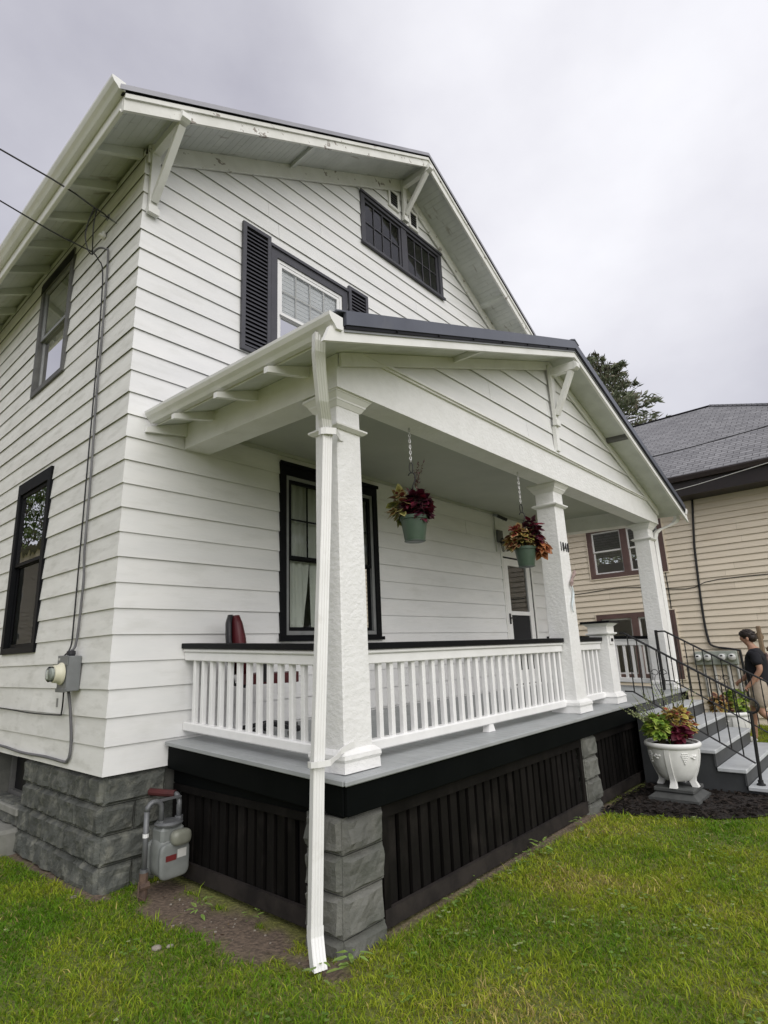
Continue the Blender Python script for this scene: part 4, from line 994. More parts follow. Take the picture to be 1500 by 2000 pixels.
mb_ = downspout(P, 0.068, 0.048, 'tmp'); mb_.name = 'downspout_pipe'; mb_.parent = ds; mb_.matrix_parent_inverse = ds.matrix_basis.inverted(); del mb_['label']
P = [(0.315, -1.945, -0.585), (0.312, -1.948, -0.63), (0.298, -1.975, -0.70), (0.288, -2.0, -0.760)]
mb_ = downspout(P, 0.073, 0.053, 'tmp'); mb_.name = 'downspout_shoe'; mb_.parent = ds; mb_.matrix_parent_inverse = ds.matrix_basis.inverted(); del mb_['label']
mb = MB(); mb.lathe([(0.024, 0), (0.0, 0.002)], (0.2895, -1.999, -0.752), 10); mb.build('spout_dark_disc', 'dark', ds)  # dark disc in the mouth paints the unlit inside of the pipe
def ribbon(path, h, t, name, mat, parent):
    mb = MB(); vs = []
    for i, p in enumerate(path):
        a = Vector(path[min(i + 1, len(path) - 1)]) - Vector(path[max(i - 1, 0)]); nrm_ = Vector((-a.y, a.x, 0)).normalized() * t / 2
        hh = h[i] if isinstance(h, list) else h
        vs += [(p[0] - nrm_.x, p[1] - nrm_.y, p[2] - hh), (p[0] + nrm_.x, p[1] + nrm_.y, p[2] - hh), (p[0] + nrm_.x, p[1] + nrm_.y, p[2] + hh), (p[0] - nrm_.x, p[1] - nrm_.y, p[2] + hh)]
    fs = [(i * 4 + k, i * 4 + (k + 1) % 4, (i + 1) * 4 + (k + 1) % 4, (i + 1) * 4 + k) for i in range(len(path) - 1) for k in range(4)] + [(0, 1, 2, 3), tuple((len(path) - 1) * 4 + k for k in (3, 2, 1, 0))]
    mb.add(vs, fs); return mb.build(name, mat, parent)
ribbon([(0.296, -1.922, 0.205), (0.290, -1.955, 0.205), (0.312, -1.985, 0.207), (0.375, -2.020, 0.212), (0.412, -2.008, 0.222), (0.50, -1.965, 0.232), (0.53, -1.942, 0.240), (0.62, -1.936, 0.262), (0.652, -1.936, 0.270)], [0.016, 0.016, 0.016, 0.017, 0.012, 0.015, 0.017, 0.018, 0.010], 0.006, 'strap', 'gutter', ds)
ribbon([(0.410, -1.925, 2.225), (0.407, -1.95, 2.225), (0.427, -1.975, 2.225), (0.487, -2.008, 2.227), (0.520, -1.985, 2.230), (0.60, -1.928, 2.235), (0.635, -1.926, 2.24)], 0.022, 0.005, 'strap', 'gutter', ds)
P = [(7.78, -2.20, 2.74), (7.78, -2.195, 2.66), (7.76, -2.16, 2.60), (7.70, -2.10, 2.56), (7.54, -1.97, 2.49), (7.49, -1.92, 2.43), (7.48, -1.90, 2.35), (7.49, -1.90, -0.60)]
downspout(P, 0.085, 0.06, 'white downspout elbow at the far porch column', 1)

# ---------------- steps
ST = [(-2.32, -0.020), (-2.57, -0.185), (-2.82, -0.360), (-3.08, -0.530), (-3.34, -0.690)]
SX0, SX1 = 5.20, 7.10
poly = [(-2.037, GZ - 0.1), (-2.037, -0.062)]
for i, (y, z) in enumerate(ST):
    poly.append((y + 0.032, z - 0.042)); poly.append((y + 0.032, (ST[i + 1][1] - 0.042) if i < 4 else GZ - 0.1))
mb = MB(); mb.prism(poly, 'x', SX0 + 0.04, SX1 - 0.04); stp = mb.build('steps', 'riser', house); stp['label'] = 'grey painted wooden porch steps'
mb = MB(); mb.box(SX0 + 0.04, SX1 - 0.04, -2.0625, -2.0375, -0.06, 0.066); mb.build('riser', 'riser', stp)
yb = -2.064
for i, (y, z) in enumerate(ST):
    mb = MB(); mb.bbox(SX0, SX1, y, yb, z - 0.040, z, 0.006); mb.build('tread', 'tread', stp)
    yb = y + 0.010
    if i < 4:
        mb = MB(); mb.box(SX0 + 0.02, SX1 - 0.02, y + 0.0125, y + 0.0315, ST[i + 1][1] + 0.001, z - 0.0405); mb.build('riser', 'riser', stp)
        yb = y + 0.012

# ---------------- iron handrails of the steps
def sq_twist(h, s=0.0056, tw=True):
    mb = MB(); n = 22 if tw else 2; rg = []
    for i in range(n + 1):
        v = i / n; a = 0.0
        if tw: a = max(0, min(1, (v - 0.28) / 0.44)) * math.pi * 2.5
        for k in range(4):
            q = a + math.pi / 4 + k * math.pi / 2
            rg.append((s * 1.414 * math.cos(q), s * 1.414 * math.sin(q), h * v))
    mb.add(rg, [(i * 4 + k, i * 4 + (k + 1) % 4, (i + 1) * 4 + (k + 1) % 4, (i + 1) * 4 + k) for i in range(n) for k in range(4)] + [(3, 2, 1, 0), tuple(n * 4 + k for k in range(4))])
    return mb.mesh('iron_baluster')
BALM = sq_twist(0.66)
def handrail(x, y0, z0, zl, left):
    hz_ = lambda y: z0 + (y + 1.98) * 0.610                 # rail height along the slope
    lz_ = lambda y: hz_(y) - 0.672
    ye = -3.20
    mb = MB(); s = 0.010
    path = [(x, y0, z0 + 0.0), (x, -1.985, z0)] + [(x, ye, hz_(ye))]
    c = (ye + 0.002, hz_(ye) - 0.072)
    for t in np.linspace(-0.15, 3.3, 9): path.append((x, c[0] - 0.072 * math.sin(t + 0.52), c[1] + 0.072 * math.cos(t + 0.52)))
    mb.tube(path, 0.0125, 8); h = mb.build('handrail', 'iron', house)
    h['label'] = 'black iron handrail on the near side of the steps' if left else 'black iron handrail on the far side of the steps'
    mb = MB(); mb.tube([(x, y0 + 0.02, lz_(-2.0) + 0.0), (x, -2.005, lz_(-2.005)), (x, -3.15, lz_(-3.15))], 0.0095, 6); mb.build('bottom_rail', 'iron', h)
    mb = MB(); mb.tube([(x, -3.165, -0.688), (x, -3.19, c[1] - 0.055)], 0.017, 8); mb.lathe([(0.042, 0), (0.042, 0.012), (0.026, 0.02), (0.026, 0.05)], (x, -3.165, -0.690), 12); mb.build('post', 'iron', h)
    if not left:
        mb = MB(); mb.box(x - 0.017, x + 0.017, y0 - 0.017, y0 + 0.017, 0.115, z0 + 0.02); mb.build('post', 'iron', h)
    for i in range(11):
        y = -2.02 - i * 0.1035
        link('iron_baluster', BALM, 'iron', h, Matrix.Translation((x, y, lz_(y) + 0.004)))
    # heart scroll in the middle of the run
    yc = -2.33 if left else -2.62; zc = (hz_(yc) + lz_(yc)) / 2 + 0.02
    for sg in (-1, 1):
        pts = []
        for t in np.linspace(0, 1, 26):
            if t < 0.45:
                u = t / 0.45; pts.append((x - 0.012, yc + sg * 0.075 * math.sin(u * math.pi * 0.85) * (0.3 + 0.7 * u), zc - 0.22 + 0.26 * u))
            else:
                u = (t - 0.45) / 0.55; a = -0.3 + u * 4.6; r = 0.052 * (1 - 0.62 * u)
                pts.append((x - 0.012, yc + sg * (0.038 + r * math.cos(a)), zc + 0.055 + r * math.sin(a)))
        mb = MB(); mb.tube(pts, 0.0042, 5); mb.build('heart_scroll', 'iron', h)
handrail(5.33, -1.93, 0.905, 0.235, True)
handrail(6.97, -1.87, 0.925, 0.25, False)

# ================================================================== THINGS ON AND AROUND THE HOUSE
# ---------------- electricity meter and cables on the side wall
em = thing('electricity_meter', (-0.06, 0.58, 0.6), 'grey electricity meter box with a cream glass-fronted meter on the side wall', 'meter')
mb = MB(); mb.bbox(-0.125, -0.02, 0.50, 0.70, 0.595, 0.872, 0.006); mb.build('meter_box', 'grey_metal', em)
mb = MB(); mb.bbox(-0.131, -0.1255, 0.495, 0.705, 0.80, 0.878, 0.003); mb.bbox(-0.131, -0.1255, 0.495, 0.705, 0.590, 0.62, 0.003); mb.build('meter_cover', 'grey_metal', em)
mb = MB(); mb.lathe([(0.088, 0.0), (0.088, -0.010), (0.080, -0.018), (0.072, -0.032), (0.068, -0.062), (0.060, -0.068)], (-0.1315, 0.60, 0.735), 28, 'x'); mb.smooth = True; smooth_angle(mb.build('meter_ring', 'cream', em))
mb = MB(); mb.lathe([(0.060, -0.0685), (0.060, -0.095), (0.046, -0.106), (0.0, -0.108)], (-0.1315, 0.60, 0.735), 24, 'x'); smooth_angle(mb.build('meter_glass', glass_mat('meter_cover_glass'), em))
mb = MB(); mb.lathe([(0.048, -0.069), (0.048, -0.086), (0.0, -0.087)], (-0.1315, 0.60, 0.735), 20, 'x'); mb.build('meter_dial', 'decal_white', em)
mb = MB(); mb.lathe([(0.030, 0), (0.034, 0.014), (0.034, 0.036), (0.026, 0.044)], (-0.07, 0.60, 0.8725), 14); mb.build('cable_gland', 'black_plastic', em)
mb = MB(); mb.box(-0.132, -0.1312, 0.655, 0.69, 0.84, 0.858); mb.build('meter_tag', 'decal_white', em)
mb = MB(); mb.box(-0.10, -0.095, 0.715, 0.745, 0.47, 0.54); mb.build('hanging_tag', 'alu', em)
def cable(name, path, r, mat, label, cat='cable', n=6, sub=4):
    """smooth cable through points (Catmull-Rom)"""
    P = [Vector(p) for p in path]; Q = []
    for i in range(len(P) - 1):
        p0, p1, p2, p3 = P[max(i - 1, 0)], P[i], P[i + 1], P[min(i + 2, len(P) - 1)]
        for k in range(sub):
            t = k / sub
            Q.append(0.5 * ((2 * p1) + (-p0 + p2) * t + (2 * p0 - 5 * p1 + 4 * p2 - p3) * t * t + (-p0 + 3 * p1 - 3 * p2 + p3) * t ** 3))
    Q.append(P[-1]); mb = MB(); mb.tube(Q, r, n); mb.smooth = True
    return tag(mb.build(name, mat), label, cat)
cable('entrance_cable', [(-0.07, 0.60, 0.915), (-0.035, 0.60, 1.0), (-0.034, 0.565, 1.49), (-0.034, 0.60, 1.75), (-0.034, 0.60, 2.49), (-0.034, 0.625, 3.24), (-0.034, 0.615, 3.84), (-0.034, 0.63, 4.70), (-0.05, 0.66, 4.80), (-0.09, 0.74, 4.835), (-0.12, 0.82, 4.79)], 0.0100, 'cable_grey', 'thick grey cable running up the side wall from the meter')
cable('service_cable', [(-0.09, 0.69, 0.875), (-0.035, 0.715, 0.95), (-0.032, 0.705, 1.15), (-0.032, 0.70, 1.91), (-0.032, 0.698, 2.72), (-0.032, 0.695, 3.85), (-0.036, 0.722, 4.56), (-0.07, 0.78, 4.74), (-0.12, 0.83, 4.83), (-0.30, 0.78, 4.80), (-1.0, 0.56, 4.71), (-5.0, -0.6, 4.45), (-16, -3.0, 5.6)], 0.0065, 'cable', 'lower black cable from the sky that drops down the side wall')
cable('service_cable', [(-0.03, 0.60, 5.11), (-0.12, 0.545, 5.08), (-0.25, 0.48, 5.05), (-1.0, 0.85, 5.46), (-5.0, 1.6, 6.2), (-16, 3.0, 8.2)], 0.0085, 'cable', 'upper black service cable meeting the wall below the eave')
cable('drip_loop', [(-0.25, 0.49, 5.05), (-0.25, 0.60, 4.97), (-0.25, 0.655, 4.845), (-0.22, 0.66, 4.72), (-0.18, 0.67, 4.68), (-0.12, 0.80, 4.80)], 0.006, 'cable', 'outer slack black wire loop below the eave')
cable('drip_loop', [(-0.22, 0.51, 5.06), (-0.21, 0.58, 4.95), (-0.20, 0.60, 4.83), (-0.16, 0.69, 4.74), (-0.12, 0.78, 4.79)], 0.006, 'cable', 'inner slack black wire loop below the eave')
mb = MB(); mb.tube([(-0.02, 0.52, 5.04), (-0.08, 0.57, 5.09), (-0.14, 0.63, 5.13)], 0.006, 6)
mb.tube([(-0.07 + 0.0, 0.62 + 0.03 * math.cos(a), 5.14 + 0.03 * math.sin(a)) for a in np.linspace(0, 6.2, 14)], 0.005, 6, False)
tag(mb.build('wire_clamp', 'grey_metal'), 'small looped metal wire clamp at the top of the side wall', 'clamp')
mb = MB(); mb.bbox(-0.055, -0.018, 0.765, 0.83, 5.02, 5.085, 0.01); mb.lathe([(0.020, 0), (0.014, -0.02)], (-0.0555, 0.80, 5.045), 12, 'x')
tag(mb.build('insulator', 'white_vinyl'), 'small white insulator knob on the upper side wall', 'insulator')
cable('ground_cable', [(-0.06, 0.615, 0.594), (-0.045, 0.585, 0.45), (-0.032, 0.553, 0.23), (-0.032, 0.556, 0.107), (-0.032, 0.60, 0.062), (-0.032, 0.66, 0.049), (-0.032, 1.08, 0.055), (-0.032, 1.65, 0.044), (-0.032, 2.28, 0.062), (-0.032, 3.2, 0.05)], 0.0115, 'cable_grey', 'grey cable curving from the meter along the bottom siding board')
cable('phone_cable', [(-0.08, 0.66, 0.594), (-0.05, 0.74, 0.50), (-0.033, 0.80, 0.415), (-0.033, 0.86, 0.398), (-0.033, 1.54, 0.391), (-0.033, 2.41, 0.408), (-0.033, 3.4, 0.40)], 0.006, 'cable', 'thin black cable running left from the meter')

# ---------------- gas meter
gm = thing('gas_meter', (0.42, -0.30, GZ), 'grey gas meter on looped pipes beside the porch skirting', 'gas meter')
def rbox(cx, cy, cz, a, b, c, p=3.2, n=20, m=12):
    """superellipsoid"""
    sp = lambda v, e: math.copysign(abs(v) ** e, v)
    mb = MB(); vs = []; fs = []; e = 2 / p
    for j in range(m + 1):
        ph = -math.pi / 2 + math.pi * j / m
        for i in range(n):
            th = 2 * math.pi * i / n
            vs.append((cx + a * sp(math.cos(ph), e) * sp(math.cos(th), e), cy + b * sp(math.cos(ph), e) * sp(math.sin(th), e), cz + c * sp(math.sin(ph), e)))
    fs = [(j * n + i, j * n + (i + 1) % n, (j + 1) * n + (i + 1) % n, (j + 1) * n + i) for j in range(m) for i in range(n)]
    mb.add(vs, fs); mb.smooth = True; return mb
gx, gy = 0.365, -0.30
rbox(gx, gy, -0.545, 0.105, 0.085, 0.135, 4).build('meter_body', 'gas_grey', gm)
rbox(gx, gy - 0.095, -0.565, 0.112, 0.022, 0.115, 5).build('front_cover', 'gas_grey', gm)
rbox(gx, gy + 0.095, -0.565, 0.112, 0.022, 0.115, 5).build('rear_cover', 'gas_grey', gm)
mb = MB(); mb.bbox(gx - 0.09, gx + 0.09, gy - 0.075, gy + 0.075, -0.46, -0.355, 0.02); mb.build('meter_top', 'gas_grey', gm)
mb = MB(); mb.lathe([(0.095, 0.0), (0.10, 0.012), (0.085, 0.026), (0.0, 0.028)], (gx, gy, -0.352), 24); smooth_angle(mb.build('top_flange', 'pipe_grey', gm))
o = rbox(gx + 0.035, gy - 0.115, -0.425, 0.075, 0.045, 0.052, 3).build('index_housing', pmat('index_cover', (0.22, 0.225, 0.185), (0.18, 0.185, 0.15), (9, 9, 9), 0.3), gm)
mb = MB(); mb.box(gx - 0.075, gx + 0.005, gy - 0.1185, gy - 0.1175, -0.562, -0.525); mb.build('warning_label', 'decal_red', gm)
mb = MB(); mb.box(gx + 0.012, gx + 0.080, gy - 0.1185, gy - 0.1175, -0.555, -0.500); mb.build('serial_label', 'decal_white', gm)
def arc(c, r, a0, a1, ax, n=8):
    return [(c[0] + (r * math.cos(a) if ax == 'xz' else 0), c[1] + (r * math.cos(a) if ax == 'yz' else 0), c[2] + r * math.sin(a)) for a in np.linspace(a0, a1, n)]
# inlet: riser, return bend down into the meter
rx = 0.195
P = [(rx, gy, GZ - 0.05), (rx, gy, -0.235)] + arc((rx + 0.055, gy, -0.235), 0.055, math.pi, 0, 'xz') + [(rx + 0.11, gy, -0.325)]
mb = MB(); mb.tube([P[0], (rx, gy, -0.62)], 0.030, 10); mb.build('valve_body', 'rust', gm)
mb = MB(); mb.tube(P[1:], 0.019, 10); mb.tube([(rx, gy, -0.62), (rx, gy, -0.235)], 0.019, 10); mb.smooth = True; mb.build('inlet_pipe', 'pipe_grey', gm)
mb = MB(); mb.tube([(rx, gy, -0.40), (rx, gy, -0.375)], 0.0205, 10); mb.build('inlet_collar', 'white_vinyl', gm)
mb = MB(); mb.lathe([(0.030, 0), (0.030, 0.03)], (rx + 0.11, gy, -0.345), 8); mb.build('pipe_union', 'pipe_grey', gm)
mb = MB(); mb.lathe([(0.030, 0), (0.030, 0.03)], (gx + 0.09, gy + 0.02, -0.345), 8); mb.build('pipe_union', 'pipe_grey', gm)
mb = MB(); mb.lathe([(0.028, 0), (0.028, 0.04)], (rx, gy, -0.64), 8); mb.build('pipe_union', 'pipe_grey', gm)
mb = MB(); mb.tube([(rx - 0.04, gy - 0.02, -0.70), (rx + 0.03, gy - 0.02, -0.70)], 0.024, 8); mb.tube([(rx - 0.045, gy - 0.03, -0.66), (rx - 0.05, gy - 0.035, -0.75), (rx - 0.02, gy - 0.035, -0.77)], 0.006, 6); mb.build('shutoff_valve', 'rust', gm)
P = [(gx + 0.09, gy + 0.02, -0.33), (gx + 0.09, gy + 0.02, -0.235)] + [(gx + 0.09, gy + 0.02 + 0.06 * (1 - math.cos(t)), -0.235 + 0.06 * math.sin(t)) for t in np.linspace(0, math.pi / 2, 7)]
mb = MB(); mb.tube(P, 0.019, 10); mb.smooth = True; mb.build('outlet_pipe', 'pipe_grey', gm)
P = [(gx + 0.09, gy + 0.085, -0.175), (gx + 0.05, gy + 0.16, -0.172), (gx + 0.0, gy + 0.30, -0.17)]
mb = MB(); mb.tube(P, 0.026, 10); mb.build('supply_pipe', 'red_pipe', gm)
mb = MB(); mb.box(rx + 0.04, gx + 0.09, gy - 0.008, gy + 0.028, -0.188, -0.176); mb.build('meter_bar', 'pipe_grey', gm)

# ---------------- wall lamp, camera and conduit by the door
lp = thing('wall_lamp', (5.96, -0.03, 2.25), 'small porch lantern beside the top of the door', 'lamp')
mb = MB(); mb.bbox(5.86, 6.02, -0.07, -0.018, 2.41, 2.60, 0.006); mb.build('junction_box', 'weather_grey', lp)
mb = MB(); mb.lathe([(0.045, 0), (0.055, 0.02), (0.07, 0.13), (0.062, 0.14), (0.03, 0.17), (0.0, 0.18)], (5.95, -0.125, 2.25), 8); mb.build('lantern_glass', glass_mat('lantern_glass', tint=(0.8, 0.8, 0.78)), lp)
mb = MB(); mb.tube([(5.95, -0.02, 2.44), (5.95, -0.10, 2.47), (5.95, -0.125, 2.43)], 0.008, 6); mb.lathe([(0.075, 0), (0.055, 0.03), (0.0, 0.06)], (5.95, -0.125, 2.385), 8); mb.build('lantern_cap', 'iron', lp)
cv = thing('security_camera', (5.86, -0.08, 2.80), 'small dark camera hanging from the porch conduit', 'camera')
mb = MB(); mb.tube([(5.83, -0.10, 2.815), (5.95, -0.20, 2.745)], 0.026, 10); mb.build('camera_body', 'black_plastic', cv)
mb = MB(); mb.tube([(5.78, -0.05, 2.83), (5.83, -0.10, 2.815)], 0.021, 10); mb.build('camera_mount', 'grey_metal', cv)
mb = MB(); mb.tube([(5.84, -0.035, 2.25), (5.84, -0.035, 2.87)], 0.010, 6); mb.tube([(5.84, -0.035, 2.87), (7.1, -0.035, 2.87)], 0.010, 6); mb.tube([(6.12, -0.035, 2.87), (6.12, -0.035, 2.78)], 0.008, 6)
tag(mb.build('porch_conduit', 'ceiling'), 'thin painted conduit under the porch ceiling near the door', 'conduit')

# ---------------- wall ornament on the numbered column
wo = thing('column_ornament', (4.06, CY - 0.14, 1.35), 'pale bow and dangling ornament on the numbered column', 'ornament')
mb = MB()
for sg in (-1, 1): mb.tube([(4.10, CY - 0.14, 1.50), (4.10 + sg * 0.05, CY - 0.15, 1.50 + sg * 0.055), (4.10 + sg * 0.065, CY - 0.15, 1.50 + sg * 0.09)], [0.012, 0.022, 0.010], 6)
mb.build('bow', pmat('pink_grey_ribbon', (0.36, 0.27, 0.25), (0.22, 0.16, 0.15), (30, 30, 30), 0.7), wo)
mb = MB(); pts = [(4.05 + 0.035 * math.sin(v * 5.5), CY - 0.140, 1.43 - 0.30 * v) for v in np.linspace(0, 1, 16)]
mb.tube(pts, [0.005 + 0.008 * math.sin(math.pi * v) for v in np.linspace(0, 1, 16)], 6); mb.smooth = True
mb.build('dangling_ribbon', pmat('pale_blue_ribbon', (0.62, 0.68, 0.70), (0.52, 0.58, 0.60), (30, 30, 30), 0.6), wo)

# ---------------- red office chair on the porch
oc = thing('office_chair', (0.98, -0.42, 0.17), 'dark red office chair on the porch behind the left railing', 'chair')
dz0 = 0.186 + PW * -0.42
cx, cy = 1.14, -0.47
fw = Vector((0.81, -0.586, 0)); sdv = Vector((0.586, 0.81, 0))
def ch(u, v, w): q = Vector((cx, cy, dz0)) + fw * u + sdv * v + Vector((0, 0, w)); return tuple(q)
def slab(prof, hw, taper):
    """profile of (u, w, thick) swept across, rounded outline"""
    mb = MB(); vs = []; fs = []; n = 8
    for i, (u, w, t) in enumerate(prof):
        for k in range(n + 1):
            a = -1 + 2 * k / n; ww = hw * taper[i]
            vs.append(ch(u - t * 0.5 * (1 - a ** 4), a * ww, w)); vs.append(ch(u + t * 0.5 * (1 - a ** 4) + 0.03 * a * a, a * ww, w))
    m = 2 * (n + 1)
    for i in range(len(prof) - 1):
        for k in range(n):
            a = i * m + 2 * k; b = (i + 1) * m + 2 * k
            fs += [(a, a + 2, b + 2, b), (a + 1, b + 1, b + 3, a + 3)]
        fs += [(i * m, (i + 1) * m, (i + 1) * m + 1, i * m + 1), (i * m + 2 * n, i * m + 2 * n + 1, (i + 1) * m + 2 * n + 1, (i + 1) * m + 2 * n)]
    fs += [tuple(list(range(0, m, 2)) + list(range(m - 1, 0, -2))), tuple((len(prof) - 1) * m + q for q in list(range(0, m, 2)) + list(range(m - 1, 0, -2)))]
    mb.add(vs, fs); mb.smooth = True; return mb
slab([(-0.245, 0.50, 0.10), (-0.255, 0.65, 0.12), (-0.27, 0.80, 0.12), (-0.285, 0.92, 0.09), (-0.295, 0.985, 0.05)], 0.155, [0.9, 1.0, 1.0, 0.86, 0.5]).build('backrest', 'red_vinyl', oc)
slab([(-0.315, 0.50, 0.035), (-0.335, 0.65, 0.045), (-0.352, 0.80, 0.045), (-0.355, 0.92, 0.045), (-0.345, 0.99, 0.03)], 0.150, [0.9, 1.0, 1.0, 0.86, 0.5]).build('backrest_shell', 'black_plastic', oc)
mb = MB(); n = 14
mb.add([ch(0.24 * math.copysign(abs(math.cos(a)) ** 0.6, math.cos(a)), 0.24 * math.copysign(abs(math.sin(a)) ** 0.6, math.sin(a)), w) for w in (0.42, 0.50) for a in np.linspace(0, 2 * math.pi, n, endpoint=False)],
       [tuple(range(n))[::-1], tuple(range(n, 2 * n))] + [(k, (k + 1) % n, n + (k + 1) % n, n + k) for k in range(n)]); mb.build('seat', 'red_vinyl', oc)
mb = MB(); mb.tube([ch(0, 0, 0.08), ch(0, 0, 0.42)], 0.026, 10); mb.tube([ch(-0.2, 0, 0.40), ch(-0.30, 0, 0.42), ch(-0.35, 0, 0.62)], 0.018, 6); mb.build('gas_lift', 'black_plastic', oc)
for k in range(5):
    a = k * 2 * math.pi / 5 + 0.4; mb = MB(); mb.tube([ch(0, 0, 0.10), ch(0.25 * math.cos(a), 0.25 * math.sin(a), 0.065)], [0.024, 0.016], 6); lg = mb.build('leg', 'black_plastic', oc)
    mb = MB(); p = ch(0.25 * math.cos(a), 0.25 * math.sin(a), 0.027); mb.lathe([(0.0, -0.018), (0.026, -0.018), (0.026, 0.018), (0.0, 0.018)], p, 12, 'x'); mb.build('caster', 'black_plastic', lg)
for sg in (-1, 1):
    mb = MB(); mb.tube([ch(-0.05, sg * 0.25, 0.44), ch(-0.05, sg * 0.27, 0.60), ch(0.0, sg * 0.27, 0.66), ch(0.16, sg * 0.27, 0.66)], 0.018, 8); mb.build('armrest', 'black_plastic', oc)

# ---------------- coleus plants
RG = Vector((0.667, -0.744, 0.0)); AW = Vector((0.744, 0.667, 0.0))       # to the photo's right / away from the camera
def leaf_into(mb, cols, p, d, up, L, W, cA, cB, droop=0.35, ruffle=0.12):
    d = Vector(d).normalized(); s = d.cross(Vector(up));
    if s.length < 1e-3: s = d.orthogonal()
    s.normalize(); nrm_ = s.cross(d).normalized()
    out = [(0, 0.0), (0.18, 0.34), (0.42, 0.50), (0.72, 0.34), (1.0, 0.0), (0.72, -0.34), (0.42, -0.50), (0.18, -0.34)]
    P = Vector(p)
    def pt(t, w, k):
        t_ = t * L; z = -droop * L * t * t + (random.uniform(-ruffle, ruffle) * W if abs(w) > 0.3 else 0) - abs(w) * W * 0.18
        return P + d * t_ + s * (w * W) + nrm_ * z
    o = [pt(t, w, 0) for t, w in out]; c = sum(o, Vector()) / 8
    i_ = [c + (q - c) * 0.68 + nrm_ * 0.02 * W for q in o]
    b = len(mb.v); mb.v += [tuple(q) for q in o] + [tuple(q) for q in i_] + [tuple(c + nrm_ * 0.0)]
    for k in range(8):
        k2 = (k + 1) % 8
        mb.f.append((b + k, b + k2, b + 8 + k2, b + 8 + k)); cols.append(cB)
        mb.f.append((b + 8 + k, b + 8 + k2, b + 16)); cols.append(cA)
def jit(c, a=0.25): f = 1 + random.uniform(-a, a); return tuple(max(0, v * f * (1 + random.uniform(-0.08, 0.08))) for v in c)
def coleus(label, base, centre, rad, n, L, pal, droop=0.35, group=None, name='coleus_plant', cat='plant', low=-0.35, spikes=0, sdir=None, scol=(0.36, 0.42, 0.20)):
    """leaves in a dome: base = where the stems rise, centre and rad = the dome"""
    pl_ = thing(name, base, label, cat, group)
    mb = MB(); cols = []; st = MB(); B = Vector(base); Cc = Vector(centre)
    for i in range(n):
        while True:
            v = Vector((random.gauss(0, 1), random.gauss(0, 1), random.gauss(0, 1))).normalized()
            if v.z > low: break
        r = random.uniform(0.45, 1.0) ** 0.6
        p = Cc + RG * (v.x * rad[0] * r) + AW * (v.y * rad[1] * r) + Vector((0, 0, v.z * rad[2] * r))
        d = (RG * v.x + AW * v.y + Vector((0, 0, 0.35 * v.z + random.uniform(-0.45, 0.35)))).normalized()
        cA, cB = random.choice(pal); l = L * random.uniform(0.65, 1.2)
        leaf_into(mb, cols, p - d * l * 0.4, d, (random.uniform(-.7, .7), random.uniform(-.7, .7), 1), l, l * random.uniform(0.6, 0.85), jit(cA), jit(cB), droop * random.uniform(0.5, 1.5))
        if i % 5 == 0:
            st.tube([B + Vector((random.uniform(-.03, .03), random.uniform(-.03, .03), 0)), (B + p) / 2 + Vector((0, 0, 0.02)), p], [0.005, 0.004, 0.003], 4, False)
    for i in range(spikes):
        a = Vector(sdir[i % len(sdir)]) + Vector((random.uniform(-.12, .12), random.uniform(-.12, .12), random.uniform(-.06, .1)))
        a.normalize(); s0 = Cc + Vector((a.x * rad[0] * 0.8 + random.uniform(-1, 1) * rad[0] * .4, a.y * rad[1] * 0.8 + random.uniform(-1, 1) * rad[1] * .4, a.z * rad[2] * 0.7)); ln = random.uniform(0.20, 0.34)
        st.tube([s0, s0 + a * ln * 0.5, s0 + a * ln], [0.003, 0.0025, 0.001], 4, False)
        for k in range(26):
            q = s0 + a * ln * (0.35 + 0.65 * k / 26); dd = Vector((random.gauss(0, 1), random.gauss(0, 1), random.gauss(0, 1))).normalized()
            leaf_into(mb, cols, q, dd, (0, 0, 1), 0.021 * (1.25 - 0.7 * k / 26), 0.011, jit(scol), jit(scol), 0.1)
    mb.cols = cols
    tag(mb.build('foliage', M['leaf'], pl_), kind='stuff')
    st.cols = [jit((0.10, 0.09, 0.05)) for _ in st.f]; st.build('stems', M['leaf'], pl_)
    return pl_
BURG = [((0.060, 0.006, 0.014), (0.075, 0.008, 0.020)), ((0.035, 0.006, 0.014), (0.05, 0.009, 0.02)), ((0.13, 0.012, 0.024), (0.085, 0.010, 0.020)), ((0.028, 0.006, 0.013), (0.07, 0.028, 0.035))]
OLIVE = [((0.16, 0.14, 0.035), (0.30, 0.28, 0.10)), ((0.17, 0.045, 0.02), (0.30, 0.24, 0.10)), ((0.13, 0.03, 0.018), (0.36, 0.31, 0.17)), ((0.10, 0.12, 0.03), (0.22, 0.22, 0.07))]
FLAME = [((0.18, 0.03, 0.02), (0.45, 0.33, 0.16)), ((0.12, 0.035, 0.02), (0.42, 0.30, 0.15)), ((0.22, 0.10, 0.025), (0.40, 0.32, 0.10)), ((0.10, 0.06, 0.02), (0.25, 0.22, 0.06))]
REDS = [((0.28, 0.02, 0.02), (0.36, 0.06, 0.05)), ((0.20, 0.015, 0.018), (0.34, 0.09, 0.07))]
ORNG = [((0.30, 0.085, 0.025), (0.36, 0.15, 0.06)), ((0.24, 0.06, 0.02), (0.36, 0.18, 0.08))]
LIME = [((0.24, 0.33, 0.035), (0.28, 0.38, 0.05)), ((0.16, 0.26, 0.03), (0.24, 0.34, 0.05)), ((0.30, 0.35, 0.06), (0.35, 0.42, 0.10)), ((0.11, 0.20, 0.03), (0.18, 0.28, 0.05))]
SUNS = [((0.32, 0.24, 0.04), (0.42, 0.38, 0.09)), ((0.26, 0.06, 0.035), (0.42, 0.34, 0.12)), ((0.30, 0.13, 0.04), (0.40, 0.33, 0.09)), ((0.18, 0.03, 0.03), (0.36, 0.20, 0.09))]

